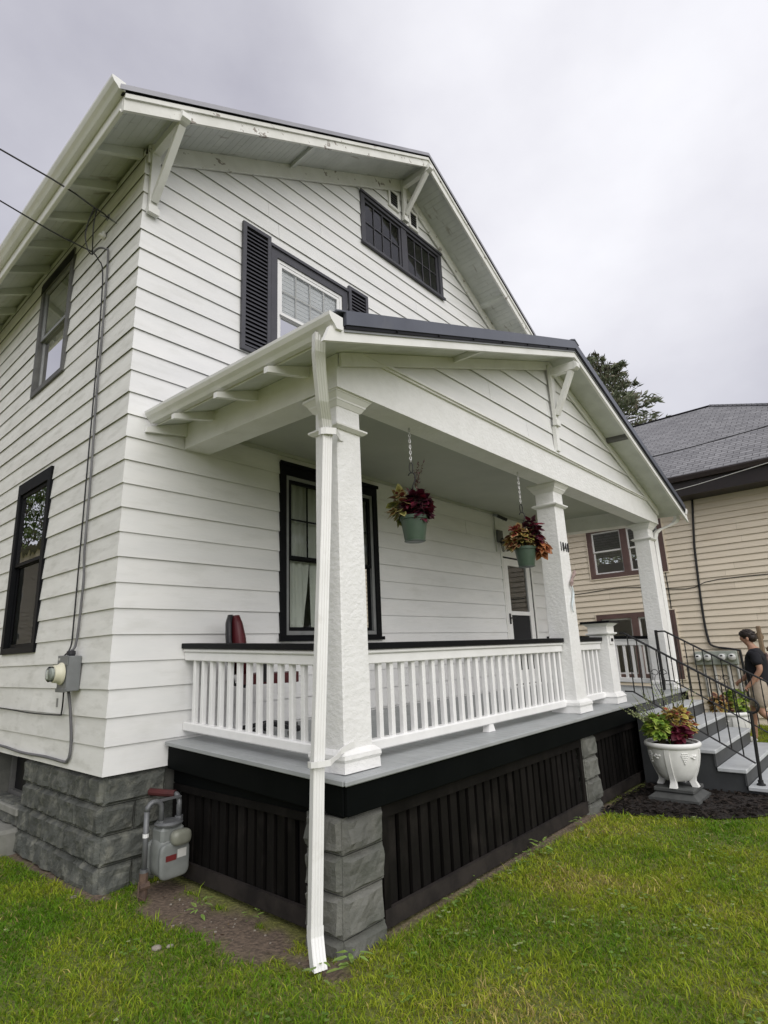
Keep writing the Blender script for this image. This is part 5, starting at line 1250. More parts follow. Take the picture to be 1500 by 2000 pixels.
# ---------------- hanging baskets
def basket(cx, cyb, zbot, zrim, ztop, label, rr=0.112):
    b = thing('hanging_basket', (cx, cyb, zbot), label, 'hanging basket', 'hanging baskets under the porch beam')
    h = zrim - zbot
    mb = MB(); mb.lathe([(0.0, 0.010), (0.055, 0.010), (0.062, 0.0), (rr * 0.70, 0.0), (rr * 0.73, 0.014), (rr * 0.93, h - 0.028), (rr, h - 0.026), (rr * 1.02, h), (rr * 0.95, h), (rr * 0.92, h - 0.03), (0.0, h - 0.035)], (cx, cyb, zbot), 28)
    smooth_angle(mb.build('pot', 'pot_green', b), 35)
    mb = MB(); mb.lathe([(rr * 0.60, 0.0), (rr * 0.74, 0.004), (rr * 0.74, 0.010), (rr * 0.60, 0.012)], (cx, cyb, zbot - 0.012), 24); mb.build('saucer', 'pot_green', b)
    mb = MB(); mb.lathe([(rr * 0.9, 0), (0.0, 0.012)], (cx, cyb, zrim - 0.033), 16); mb.build('soil', 'soil', b)
    hk = zrim + 0.30
    mb = MB()
    for k in range(3):
        a = k * 2.094 + 0.5; mb.tube([(cx + rr * math.cos(a), cyb + rr * math.sin(a), zrim - 0.01), (cx + 0.02 * math.cos(a), cyb + 0.02 * math.sin(a), hk - 0.06)], 0.003, 5)
    mb.build('hanger_wire', 'pot_green', b)
    mb = MB(); s = []
    for t in np.linspace(0, 1, 18):                                     # S hook in the picture plane
        a = -0.4 + t * 4.4 if t < 0.55 else 0
        s.append(t)
    P = [Vector((cx, cyb, 0)) + RG * x + Vector((0, 0, z)) for x, z in ((0.0, hk - 0.09), (0.004, hk - 0.05), (0.022, hk - 0.01), (0.030, hk + 0.025), (0.022, hk + 0.055), (0.004, hk + 0.068), (-0.016, hk + 0.060), (-0.026, hk + 0.040))]
    mb.tube(P, 0.0052, 7); mb.smooth = True; mb.build('hook', 'iron', b)
    mb = MB(); lk = [Vector((cx, cyb, hk + 0.062)) + RG * (0.014 * math.cos(a)) + Vector((0, 0, 0.045 + 0.045 * math.sin(a))) for a in np.linspace(0, 2 * math.pi, 15)]
    mb.tube(lk, 0.0045, 6, False); mb.build('link', 'iron', b)
    z = hk + 0.148; i = 0; mb = MB()
    while z < ztop - 0.02:
        ax = RG if i % 2 else AW
        mb.tube([Vector((cx, cyb, z + 0.013)) + ax * (0.0075 * math.cos(a)) + Vector((0, 0, 0.016 * math.sin(a))) for a in np.linspace(0, 2 * math.pi, 9)], 0.0028, 5, False)
        z += 0.0245; i += 1
    mb.build('chain', 'steel', b)
    mb = MB(); mb.tube([(cx, cyb, z - 0.01), (cx, cyb, ztop + 0.002)], 0.004, 6); mb.build('ceiling_hook', 'steel', b)
    return b
BZ = 2.645 + PW * -1.85
basket(1.468, -1.85, 1.632, 1.820, BZ, 'green hanging basket nearest the corner column')
basket(3.262, -1.85, 1.580, 1.770, BZ, 'green hanging basket beside the numbered column')
b1 = Vector((1.468, -1.85, 1.81)); b2 = Vector((3.262, -1.85, 1.76))
coleus('olive and red coleus on the left of the first hanging basket', tuple(b1), tuple(b1 - RG * 0.100 + Vector((0, 0, 0.10))), (0.075, 0.09, 0.14), 60, 0.095, OLIVE, low=-0.85)
coleus('dark burgundy coleus spilling over the first hanging basket', tuple(b1 + RG * 0.03), tuple(b1 + RG * 0.035 + Vector((0, 0, 0.090))), (0.115, 0.115, 0.135), 250, 0.085, BURG, low=-0.85, spikes=4, sdir=[(0.1, 0, 1), (0.3, -0.2, 1), (0.0, 0.1, 1)], scol=(0.12, 0.05, 0.06))
coleus('cream-edged brown coleus in the middle of the second hanging basket', tuple(b2), tuple(b2 - RG * 0.035 + Vector((0, 0, 0.09))), (0.145, 0.115, 0.135), 160, 0.092, FLAME, low=-0.7)
coleus('bright red coleus at the top left of the second hanging basket', tuple(b2 - RG * 0.02), tuple(b2 - RG * 0.095 + Vector((0, 0, 0.175))), (0.065, 0.06, 0.06), 40, 0.075, REDS)
coleus('tall dark burgundy coleus in the second hanging basket', tuple(b2 + RG * 0.03), tuple(b2 + RG * 0.085 + Vector((0, 0, 0.14))), (0.085, 0.09, 0.18), 150, 0.088, BURG, low=-0.9)
coleus('orange coleus hanging from the right of the second hanging basket', tuple(b2 + RG * 0.08), tuple(b2 + RG * 0.165 + Vector((0, 0, 0.02))), (0.07, 0.07, 0.10), 60, 0.10, ORNG, low=-0.9, droop=0.6)

# ---------------- urn planters on plinths
def urn(cx, cyu, z0, label, plabel, rot=0.35):
    p = thing('urn_plinth', (cx, cyu, z0), plabel, 'plinth', 'plinths under the urns')
    mb = MB(); ring(mb, cx, cyu, 0.235, 0.235, z0 - 0.05, z0 + 0.035); ring(mb, cx, cyu, 0.230, 0.165, z0 + 0.0355, z0 + 0.085); mb.build('plinth_base', 'plinth_grey', p)
    mb = MB(); mb.bbox(cx - 0.19, cx + 0.19, cyu - 0.19, cyu + 0.19, z0 + 0.0855, z0 + 0.125, 0.008); mb.build('plinth_top', 'plinth_grey', p)
    zb_ = z0 + 0.125
    u = thing('urn_planter', (cx, cyu, zb_), label, 'planter', 'white urn planters by the steps')
    H = 0.425
    prof = [(0.0, 0.055), (0.11, 0.050), (0.150, 0.072), (0.188, 0.13), (0.217, 0.21), (0.235, 0.29), (0.242, 0.34), (0.245, 0.365), (0.256, 0.373), (0.268, 0.383), (0.273, 0.400), (0.267, 0.418), (0.255, H), (0.241, 0.420), (0.235, 0.395), (0.0, 0.385)]
    mb = MB(); mb.lathe(prof, (cx, cyu, zb_), 40); smooth_angle(mb.build('bowl', 'urn', u), 45)
    mb = MB(); mb.lathe([(0.236, 0.0), (0.0, 0.018)], (cx, cyu, zb_ + 0.392), 24); mb.build('soil', 'soil', u)
    for k in range(4):                                                  # pilasters that run down into feet
        a = rot + k * math.pi / 2; ca, sa = math.cos(a), math.sin(a); mb = MB(); vs = []; w = 0.024
        pp = [(0.243, 0.360), (0.238, 0.29), (0.220, 0.21), (0.192, 0.13), (0.170, 0.085), (0.165, 0.050), (0.180, 0.022), (0.190, 0.0)]
        for r, h in pp:
            w2 = w * (1.0 if h > 0.06 else 1.0 + (0.06 - h) * 7)
            for dr, t in ((0.009, -1), (0.009, 1), (-0.05, 1), (-0.05, -1)):
                vs.append((cx + (r + dr) * ca - t * w2 * sa, cyu + (r + dr) * sa + t * w2 * ca, zb_ + h))
        n = len(pp)
        mb.add(vs, [(i * 4 + q, i * 4 + (q + 1) % 4, (i + 1) * 4 + (q + 1) % 4, (i + 1) * 4 + q) for i in range(n - 1) for q in range(4)] + [(0, 1, 2, 3), tuple((n - 1) * 4 + q for q in (3, 2, 1, 0))])
        smooth_angle(mb.build('foot', 'urn', u), 50)
        # grapes in relief between the pilasters
        a2 = a + math.pi / 4; mb = MB()
        for row in range(6):
            for c_ in range(5 - abs(row - 1) if row < 2 else 6 - row):
                nn = (5 - abs(row - 1) if row < 2 else 6 - row)
                aa = a2 - 0.10 + (c_ - (nn - 1) / 2) * 0.062; h = 0.333 - row * 0.019; r = 0.240 - max(0, 0.335 - h) * 0.15
                q = rbox(cx + r * math.cos(aa), cyu + r * math.sin(aa), zb_ + h, 0.0105, 0.0105, 0.0105, 2.0, 8, 6); mb.add(q.v, q.f)
        mb.smooth = True; mb.build('grape_relief', 'urn', u)
        mb = MB()
        for c_ in range(5):
            aa = a2 + 0.22 + c_ * 0.055; h = 0.298 + 0.016 * math.sin(c_ * 2.2); r = 0.234
            q = rbox(cx + r * math.cos(aa), cyu + r * math.sin(aa), zb_ + h, 0.018, 0.018, 0.012, 2.0, 8, 6); mb.add(q.v, q.f)
        mb.smooth = True; mb.build('leaf_relief', 'urn', u)
    return Vector((cx, cyu, zb_ + 0.39))
u1 = urn(4.74, -2.535, GZ + 0.03, 'white footed urn planter with grape relief on the near side of the steps', 'grey stepped plinth under the near urn', rot=-1.55)
u2 = urn(7.72, -2.48, GZ + 0.03, 'white urn planter beyond the steps', 'grey stepped plinth under the urn beyond the steps', rot=-1.2)
Zv = lambda z: Vector((0, 0, z))
coleus('lime green coleus on the left of the near urn', tuple(u1 - RG * 0.1), tuple(u1 - RG * 0.135 + Zv(0.16)), (0.13, 0.14, 0.155), 230, 0.078, LIME, low=-0.6, spikes=14, sdir=[(-0.9, 0.9, 0.75), (-0.6, 0.6, 1.0), (-0.8, 0.5, 0.5), (-0.2, 0.2, 1.0)])
coleus('deep burgundy coleus in the middle of the near urn', tuple(u1 - AW * 0.05), tuple(u1 + RG * 0.045 - AW * 0.13 + Zv(0.11)), (0.095, 0.08, 0.10), 70, 0.095, [((0.085, 0.006, 0.018), (0.10, 0.008, 0.022)), ((0.06, 0.006, 0.016), (0.08, 0.008, 0.02)), ((0.12, 0.012, 0.028), (0.10, 0.01, 0.024))], low=-0.6)
coleus('yellow and red coleus filling the right of the near urn', tuple(u1 + RG * 0.06), tuple(u1 + RG * 0.09 + AW * 0.03 + Zv(0.19)), (0.175, 0.16, 0.185), 360, 0.072, SUNS, low=-0.5, spikes=12, sdir=[(0.2, 0, 1), (0.5, -0.5, 1.0), (-0.3, 0.2, 1.0)])
coleus('brown and cream coleus in the urn beyond the steps', tuple(u2 - RG * 0.1), tuple(u2 - RG * 0.12 + Zv(0.13)), (0.15, 0.15, 0.15), 150, 0.095, FLAME + BURG[:1], low=-0.5)
coleus('lime green coleus in the urn beyond the steps', tuple(u2 + RG * 0.1), tuple(u2 + RG * 0.12 + Zv(0.15)), (0.14, 0.15, 0.20), 200, 0.095, LIME, low=-0.6)

# ---------------- neighbouring house beyond the porch
nbh = thing('neighbour_house', (15.5, 0.0, GZ), 'beige vinyl-sided house with brown window trim and grey shingle roof beyond the porch', 'house')
NP = Plane((11.0, 0), (0, 1), (-1, 0))
OPN = [(-1.10, 0.55, 2.20, 3.36), (-1.10, 0.55, 0.02, 1.40)]
nwall = sheathing(NP, nbh, 'dark', GZ, 3.70, 5.0, lambda z: -8.0, lambda z: 8.0, [inner(o, 0.04) for o in OPN], -0.08, -0.015, 'wall')
nwall['label'] = 'beige lapped siding facing the porch'
siding(NP, nwall, 'tan', GZ - 0.0, 3.70, 0.1265, lambda z: -8.0, lambda z: 8.0, [inner(o) for o in OPN], out=0.032)
for o in OPN:
    a0, a1, z0, z1 = o
    mb = MB(); frame(NP, mb, a0, a1, z0, z1, 0.10, -0.06, 0.038); NP.box(mb, -0.34, -0.21, -0.0595, 0.0375, z0 + 0.1005, z1 - 0.1005); w = mb.build('window', 'brown', nbh)
    w['label'] = 'upper brown-trimmed window pair' if z0 > 1.5 else 'lower brown-trimmed window pair'
    mb = MB(); frame(NP, mb, a0 - 0.02, a1 + 0.02, z0 - 0.02, z1 + 0.02, 0.0195, 0.0, 0.044); mb.build('siding_channel', 'tan', w)
    for b0, b1 in ((a0 + 0.10, -0.34), (-0.21, a1 - 0.10)):
        zm = (z0 + z1) / 2 + 0.03
        for (c0, c1, so) in ((z0 + 0.10, zm + 0.015, -0.045), (zm - 0.015, z1 - 0.10, -0.022)):
            mb = MB(); frame(NP, mb, b0 + 0.002, b1 - 0.002, c0 + 0.002, c1 - 0.002, 0.032, so - 0.012, so + 0.012); mb.build('sash', 'white_vinyl', w)
            mb = MB(); mb.add([NP.p(b0 + 0.03, so, c0 + 0.03), NP.p(b1 - 0.03, so, c0 + 0.03), NP.p(b1 - 0.03, so, c1 - 0.03), NP.p(b0 + 0.03, so, c1 - 0.03)], [(0, 1, 2, 3)]); mb.build('pane', M['glass'], w)
mb = MB(); mb.box(11.05, 20, 7.95, 8.0, GZ, 3.7); mb.box(11.05, 20, -8.0, -7.95, GZ, 3.7); mb.box(19.95, 20, -7.9, 7.9, GZ, 3.7); mb.build('rear_wall', 'tan', nbh)
EX = 10.42; EZ = 4.03; RY = -1.65; RX = 15.5; RZ = 7.15; t_ = RX - EX
mb = MB(); A = [(EX, RY - t_, EZ), (RX, RY, RZ), (RX, 12, RZ), (EX, 12, EZ), (2 * RX - EX, RY - t_, EZ), (2 * RX - EX, 12, EZ)]
mb.add(A, [(0, 1, 2, 3), (0, 4, 1), (4, 5, 2, 1)]); nr = mb.build('roof', 'shingle', nbh); nr['label'] = 'grey asphalt shingle hip roof'
mb = MB(); mb.box(EX + 0.02, EX + 0.05, RY - t_, 12, EZ - 0.42, EZ - 0.03); mb.build('fascia', 'dk_brown', nr)
mb = MB(); mb.box(EX + 0.0505, 11.0, RY - t_, 12, EZ - 0.42, EZ - 0.39); mb.build('soffit', 'dk_brown', nr)
mb = MB(); mb.prism([(EX + 0.018, EZ - 0.03), (EX + 0.018, EZ - 0.14), (EX - 0.06, EZ - 0.13), (EX - 0.09, EZ - 0.05), (EX - 0.09, EZ - 0.02)], 'y', RY - t_, 12); mb.build('gutter', pmat('brown_gutter', (0.035, 0.026, 0.025), (0.028, 0.021, 0.02), (4, 4, 4), 0.35), nr)
for q in (A[0], A[4]):
    d = Vector(q) - Vector(A[1]); mb = MB(); mb.tube([Vector(A[1]) + Vector((0, 0, 0.01)), Vector(q) + Vector((0, 0, 0.01))], 0.045, 5); mb.build('hip_cap', 'shingle', nr)
mb = MB(); mb.tube([(RX, RY, RZ), (RX, 12, RZ)], 0.05, 5); mb.build('ridge_cap', 'drip', nr)
# meter bank
M['bank'] = pmat('pale_meter_cabinet', (0.36, 0.39, 0.35), (0.30, 0.33, 0.29), (6, 6, 6), 0.5)
mbk = thing('meter_bank', (10.93, -1.7, 0.3), 'grey-green bank of four round electricity meters on the beige wall', 'meters')
mb = MB(); mb.bbox(10.88, 10.975, -2.10, -1.34, 0.29, 0.55, 0.012); mb.build('meter_cabinet', M['bank'], mbk)
for y in (-1.43, -1.60, -1.85, -2.02):
    mb = MB(); mb.lathe([(0.080, 0), (0.080, -0.02), (0.072, -0.03)], (10.8795, y, 0.435), 20, 'x'); r_ = mb.build('meter_ring', M['bank'], mbk)
    mb = MB(); mb.lathe([(0.066, -0.0305), (0.062, -0.10), (0.045, -0.115), (0.0, -0.12)], (10.8795, y, 0.435), 18, 'x'); smooth_angle(mb.build('meter_glass', pmat('pale_meter_face', (0.75, 0.76, 0.74), (0.6, 0.61, 0.6), (20, 20, 20), 0.15), r_))
    mb = MB(); mb.box(10.758, 10.762, y - 0.025, y + 0.02, 0.45, 0.475); mb.build('meter_dial', 'drip', r_)
for i, y in enumerate((-1.48, -1.66, -1.90, -2.06)):
    mb = MB(); mb.tube([(10.94, y, 0.29), (10.94, y - 0.02, GZ)], 0.028, 8); mb.build('conduit_pipe', 'decal_white', mbk)
cable('neighbour_cable', [(10.96, -1.78, 3.62), (10.96, -1.70, 2.9), (10.96, -1.664, 2.5), (10.96, -1.62, 1.37), (10.95, -1.635, 0.81), (10.93, -1.72, 0.64), (10.93, -2.1, 0.56), (10.95, -2.15, 0.45), (10.96, -2.15, -0.4)], 0.022, 'cable', 'thick dark cable coming down the beige wall to the meter bank')
cable('neighbour_cable', [(10.97, -1.04, 2.2), (10.97, -1.045, 1.5), (10.97, -1.0, 0.3)], 0.010, 'cable', 'thin dark cable beside the window on the beige wall')
cable('neighbour_cable', [(10.97, 2.2, 1.93), (10.97, 0.9, 1.91), (10.965, -0.2, 1.955), (10.97, -1.38, 1.80), (10.97, -2.0, 1.93), (10.97, -4.0, 1.92)], 0.008, 'cable', 'thin dark cable sagging across the beige wall')
cable('overhead_cable', [(10.2, 1.5, 4.55), (10.2, -1.0, 4.49), (10.2, -3.3, 4.55), (10.2, -9.0, 4.9)], 0.010, 'cable', 'thin dark overhead cable crossing in front of the grey shingle roof')
cable('overhead_cable', [(10.2, 1.0, 3.62), (10.2, -1.4, 3.68), (10.2, -3.2, 3.86), (10.2, -9.0, 4.6)], 0.007, 'decal_white', 'thin pale overhead cable crossing in front of the dark eave')
for x, y, h, w, lab, mt in ((9.78, -2.70, 0.97, 0.10, 'weathered brown wooden post behind the person', 'wood'), (9.95, -2.86, 0.76, 0.14, 'pale wooden post at the edge of the photo behind the person', 'wood')):
    mb = MB(); mb.bbox(x - w / 2, x + w / 2, y - 0.03, y + 0.03, GZ, h, 0.01); mb.lathe([(w * 0.75, 0), (w * 0.8, 0.05), (w * 0.4, 0.10), (0.0, 0.11)], (x + 0.06, y + 0.03, h - 0.22), 8); tag(mb.build('wooden_post', mt), lab, 'post')

# ---------------- person walking between the houses
def skin_mesh(name, verts, edges, root=0, sub=2):
    me = bpy.data.meshes.new(name); me.from_pydata([v[:3] for v in verts], edges, []); me.update()
    o = bpy.data.objects.new(name, me); COL.objects.link(o)
    md = o.modifiers.new('skin', 'SKIN'); md.use_smooth_shade = True
    for i, v in enumerate(verts):
        sv = me.skin_vertices[0].data[i]; r = v[3]
        sv.radius = r if isinstance(r, tuple) else (r, r); sv.use_root = (i == root)
    s = o.modifiers.new('sub', 'SUBSURF'); s.levels = sub; s.render_levels = sub
    dg = bpy.context.evaluated_depsgraph_get(); out = bpy.data.meshes.new_from_object(o.evaluated_get(dg))
    bpy.data.objects.remove(o); out.name = name; out.materials.clear()
    out.polygons.foreach_set('use_smooth', [True] * len(out.polygons))
    return out
def chain(*pairs): return [(a, b) for a, b in pairs]
PB = Vector((8.79, -2.74, GZ)); F_ = Vector((-0.10, 0.995, 0)).normalized(); S_ = Vector((-0.995, -0.10, 0)).normalized()   # forward, his left
PM = Matrix(((F_.x, S_.x, 0, PB.x), (F_.y, S_.y, 0, PB.y), (0, 0, 1, PB.z), (0, 0, 0, 1)))
person = thing('person', tuple(PB), 'person in a black t-shirt and khaki shorts walking between the houses', 'person')
V = [(0, 0, 0.90, 0.135), (0.0, 0, 1.04, 0.125), (0.0, 0, 1.22, (0.15, 0.115)), (-0.01, 0, 1.36, (0.12, 0.08)), (0.01, 0, 1.425, 0.056), (0.045, 0, 1.49, 0.054), (0.075, 0, 1.545, 0.068), (0.075, 0, 1.605, 0.088), (0.060, 0, 1.655, 0.062),   # 0-8 spine, neck, head
     (-0.01, 0.165, 1.345, 0.062), (-0.05, 0.205, 1.10, 0.045), (0.10, 0.20, 0.90, 0.033), (0.155, 0.19, 0.845, 0.030),        # 9-12 left arm
     (-0.01, -0.165, 1.345, 0.062), (0.06, -0.205, 1.10, 0.045), (0.23, -0.17, 0.94, 0.033), (0.30, -0.15, 0.90, 0.030),       # 13-16 right arm
     (0.0, 0.095, 0.84, 0.100), (0.05, 0.10, 0.47, 0.060), (-0.10, 0.10, 0.36, 0.058), (-0.36, 0.10, 0.20, 0.038), (-0.40, 0.10, 0.13, 0.036),   # 17-21 left leg trailing
     (0.02, -0.095, 0.84, 0.100), (0.16, -0.10, 0.47, 0.060), (0.19, -0.10, 0.30, 0.056), (0.20, -0.10, 0.09, 0.038), (0.22, -0.10, 0.05, 0.036),   # 22-26 right leg
     (0.165, 0, 1.565, 0.020)]                                                                                                       # 27 nose
E_ = [(0, 1), (1, 2), (2, 3), (3, 4), (4, 5), (5, 6), (6, 7), (7, 8), (3, 9), (9, 10), (10, 11), (11, 12), (3, 13), (13, 14), (14, 15), (15, 16), (0, 17), (17, 18), (18, 19), (19, 20), (20, 21), (0, 22), (22, 23), (23, 24), (24, 25), (25, 26), (7, 27)]
for hand, sg in ((12, 1), (16, -1)):
    hx, hy, hz_ = V[hand][:3]
    for k, (dx, dy, ln) in enumerate(((0.012, 0.020, 0.050), (0.022, 0.010, 0.058), (0.028, -0.004, 0.056), (0.026, -0.018, 0.044), (0.030, 0.030, 0.028))):
        i = len(V); V.append((hx + dx + 0.012, hy + sg * dy, hz_ - ln * 0.55, 0.0095)); V.append((hx + dx - 0.004, hy + sg * dy, hz_ - ln * 1.1, 0.0085)); E_ += [(hand, i), (i, i + 1)]
link('body', skin_mesh('body', V, E_), 'skin', person, PM)
V = [(0.0, 0, 0.74, (0.185, 0.165)), (0.0, 0, 1.00, (0.175, 0.155)), (0.0, 0, 1.22, (0.190, 0.150)), (-0.01, 0, 1.365, (0.13, 0.095)), (0.0, 0, 1.415, 0.070), (-0.01, 0.165, 1.350, 0.085), (-0.035, 0.205, 1.15, 0.080), (-0.01, -0.165, 1.350, 0.085), (0.02, -0.205, 1.15, 0.080)]
link('t_shirt', skin_mesh('t_shirt', V, [(0, 1), (1, 2), (2, 3), (3, 4), (3, 5), (5, 6), (3, 7), (7, 8)]), 'tee', person, PM)
V = [(0.0, 0, 1.05, (0.150, 0.135)), (0.0, 0, 0.86, (0.16, 0.15)), (0.015, 0.10, 0.72, 0.120), (0.045, 0.105, 0.50, 0.105), (0.04, -0.10, 0.72, 0.120), (0.13, -0.105, 0.50, 0.105)]
link('shorts', skin_mesh('shorts', V, [(0, 1), (1, 2), (2, 3), (1, 4), (4, 5)]), 'khaki', person, PM)
mb = rbox(0.050, 0, 1.634, 0.110, 0.098, 0.082, 2.0, 20, 14); q = rbox(-0.005, 0, 1.585, 0.070, 0.092, 0.075, 2.2, 18, 12); mb.add(q.v, q.f); q = rbox(0.120, 0, 1.632, 0.042, 0.075, 0.036, 2.2, 16, 10); mb.add(q.v, q.f)
random.seed(77)
for _ in range(46):
    v = Vector((random.gauss(0, 1), random.gauss(0, 1), random.gauss(0.5, 1))).normalized()
    q = rbox(0.045 + v.x * 0.100, v.y * 0.090, 1.632 + v.z * 0.074, random.uniform(0.018, 0.034), random.uniform(0.012, 0.024), random.uniform(0.010, 0.018), 2.0, 8, 6); mb.add(q.v, q.f)
link('hair', mb.mesh('hair'), 'hair', person, PM)
for sg in (-1, 1):
    mb = MB(); q = rbox(0.055, sg * 0.086, 1.565, 0.020, 0.010, 0.030, 2.2, 10, 8); me = q.mesh('ear'); link('ear', me, 'skin', person, PM)
mb = rbox(-0.150, -0.02, 1.22, 0.030, 0.085, 0.13, 2.6, 14, 10); link('shirt_print', mb.mesh('shirt_print'), 'print', person, PM)
for x, y, z, ry in ((-0.40, 0.10, 0.095, 0.9), (0.27, -0.10, 0.045, 0.0)):
    q = rbox(0.04, 0, 0, 0.135, 0.045, 0.045, 2.6, 16, 10); link('shoe', q.mesh('shoe'), 'shoe', person, PM @ Matrix.Translation((x, y, z)) @ Matrix.Rotation(ry, 4, 'Y'))

# ---------------- trees
def leafcloud(rnd, n, blobs, size, pal, flat=0.5):
    """n leaf triangles-pairs spread through the blobs; blobs: (centre, radius vector)"""
    w = np.array([b[1][0] * b[1][1] * b[1][2] for b in blobs]) ** 0.7; w /= w.sum()
    idx = rnd.choice(len(blobs), n, p=w); c = np.array([b[0] for b in blobs])[idx]; r = np.array([b[1] for b in blobs])[idx]
    d = rnd.normal(size=(n, 3)); d /= np.linalg.norm(d, axis=1)[:, None]; rad = rnd.uniform(0.35, 1.08, n) ** 0.6
    p = c + d * r * rad[:, None]
    u = rnd.normal(size=(n, 3)); u[:, 2] *= flat; u /= np.linalg.norm(u, axis=1)[:, None]
    v = np.cross(u, rnd.normal(size=(n, 3))); v /= np.linalg.norm(v, axis=1)[:, None]
    s = (rnd.uniform(0.6, 1.3, n) * size)[:, None]
    q = np.stack([p - u * s, p + v * s * 0.45, p + u * s, p - v * s * 0.45], 1).reshape(-1, 3)
    col = np.array(pal)[rnd.integers(0, len(pal), n)] * rnd.uniform(0.7, 1.3, (n, 1))
    return q, col
def quads_mesh(name, q, col):
    n = len(q) // 4; me = bpy.data.meshes.new(name)
    me.vertices.add(4 * n); me.vertices.foreach_set('co', q.astype(np.float32).ravel())
    me.loops.add(4 * n); me.loops.foreach_set('vertex_index', np.arange(4 * n, dtype=np.int32))
    me.polygons.add(n); me.polygons.foreach_set('loop_start', np.arange(0, 4 * n, 4, dtype=np.int32))
    me.update(calc_edges=True); me.validate()
    at = me.attributes.new('tint', 'FLOAT_COLOR', 'FACE'); at.data.foreach_set('color', np.c_[col, np.ones(n)].astype(np.float32).ravel())
    return me
def broadleaf(loc, h, spread, seed, label, group='trees around the garden', n=9000, leaf=0.16, pal=None, name='broadleaf_tree'):
    rnd = np.random.default_rng(seed); random.seed(seed)
    t = thing(name, loc, label, 'tree', group); L = Vector(loc)
    mb = MB(); top = L + Vector((random.uniform(-.5, .5), random.uniform(-.5, .5), h * 0.62))
    mb.tube([L - Vector((0, 0, 0.3)), L + (top - L) * 0.4 + Vector((0.1, 0, 0)), top], [h * 0.035, h * 0.026, h * 0.012], 9)
    blobs = []
    for i in range(13):
        a = i * 2.4 + random.uniform(-.4, .4); r = spread * random.uniform(0.25, 0.75); z = h * random.uniform(0.42, 0.92)
        c = L + Vector((r * math.cos(a), r * math.sin(a), z)); s = spread * random.uniform(0.28, 0.45)
        blobs.append((tuple(c), (s, s, s * 0.75)))
        b0 = L + (top - L) * min(0.95, (z / h) * 0.9)
        mb.tube([b0, (b0 + c) / 2 + Vector((0, 0, 0.15)), c], [h * 0.011, h * 0.007, 0.02], 5)
    blobs.append((tuple(L + Vector((0, 0, h * 0.85))), (spread * 0.4, spread * 0.4, h * 0.14)))
    mb.smooth = True; mb.build('trunk', 'bark', t)
    q, col = leafcloud(rnd, n, blobs, leaf, pal or [(0.045, 0.075, 0.02), (0.06, 0.09, 0.025), (0.035, 0.06, 0.018), (0.075, 0.10, 0.03)])
    o = link('crown', quads_mesh('crown', q, col), M['needle'], t); o['kind'] = 'stuff'
    return t
def conifer(loc, h, spread, seed, label, n=20000):
    """irregular spruce-like crown: drooping boughs that carry sprays of needles"""
    rnd = np.random.default_rng(seed); random.seed(seed); L = Vector(loc)
    t = thing('conifer_tree', loc, label, 'tree', 'trees around the garden')
    mb = MB(); mb.tube([L, L + Vector((0.2, 0.1, h * 0.5)), L + Vector((0.1, 0, h))], [h * 0.02, h * 0.012, 0.02], 8)
    Q = []; Cc = []
    pal = np.array([(0.16, 0.19, 0.12), (0.20, 0.225, 0.145), (0.10, 0.125, 0.075), (0.20, 0.21, 0.135), (0.18, 0.155, 0.115)])
    nb = 240
    for i in range(nb):
        v = (i + random.random()) / nb; z = h * (0.12 + 0.88 * v); a = i * 2.39996 + random.uniform(-.3, .3)
        ln = spread * (1.02 - v) ** 0.5 * random.uniform(0.55, 1.1) + 0.25
        b0 = L + Vector((0.1, 0, z)); d = Vector((math.cos(a), math.sin(a), random.uniform(-0.10, 0.42)))
        b1 = b0 + d * ln; mid = (b0 + b1) / 2 + Vector((0, 0, ln * 0.06))
        mb.tube([b0, mid, b1], [0.05, 0.03, 0.008], 4, False)
        k = int(n / nb); u = rnd.uniform(0.15, 1.03, k) ** 0.75
        P = np.array(b0) + np.outer(u, np.array(b1 - b0)); P[:, 2] += ln * 0.12 * np.sin(u * 3.1)
        w = ln * 0.22 * (1.15 - u)[:, None]; P += rnd.normal(size=(k, 3)) * w * np.array([1, 1, 0.55])
        dr = np.array(d) + rnd.normal(size=(k, 3)) * 0.55; dr /= np.linalg.norm(dr, axis=1)[:, None]
        sd = np.cross(dr, rnd.normal(size=(k, 3))); sd /= np.linalg.norm(sd, axis=1)[:, None]; s = rnd.uniform(0.10, 0.26, (k, 1))
        Q.append(np.stack([P - dr * s, P + sd * s * 0.22, P + dr * s, P - sd * s * 0.22], 1).reshape(-1, 3)); Cc.append(pal[rnd.integers(0, 5, k)] * rnd.uniform(0.7, 1.3, (k, 1)))
    mb.smooth = True; mb.build('trunk', 'bark', t)
    o = link('crown', quads_mesh('crown', np.concatenate(Q), np.concatenate(Cc)), M['needle'], t); o['kind'] = 'stuff'
conifer((27.8, 5.3, GZ), 16.4, 5.4, 5, 'tall dark conifer rising behind the porch roof')
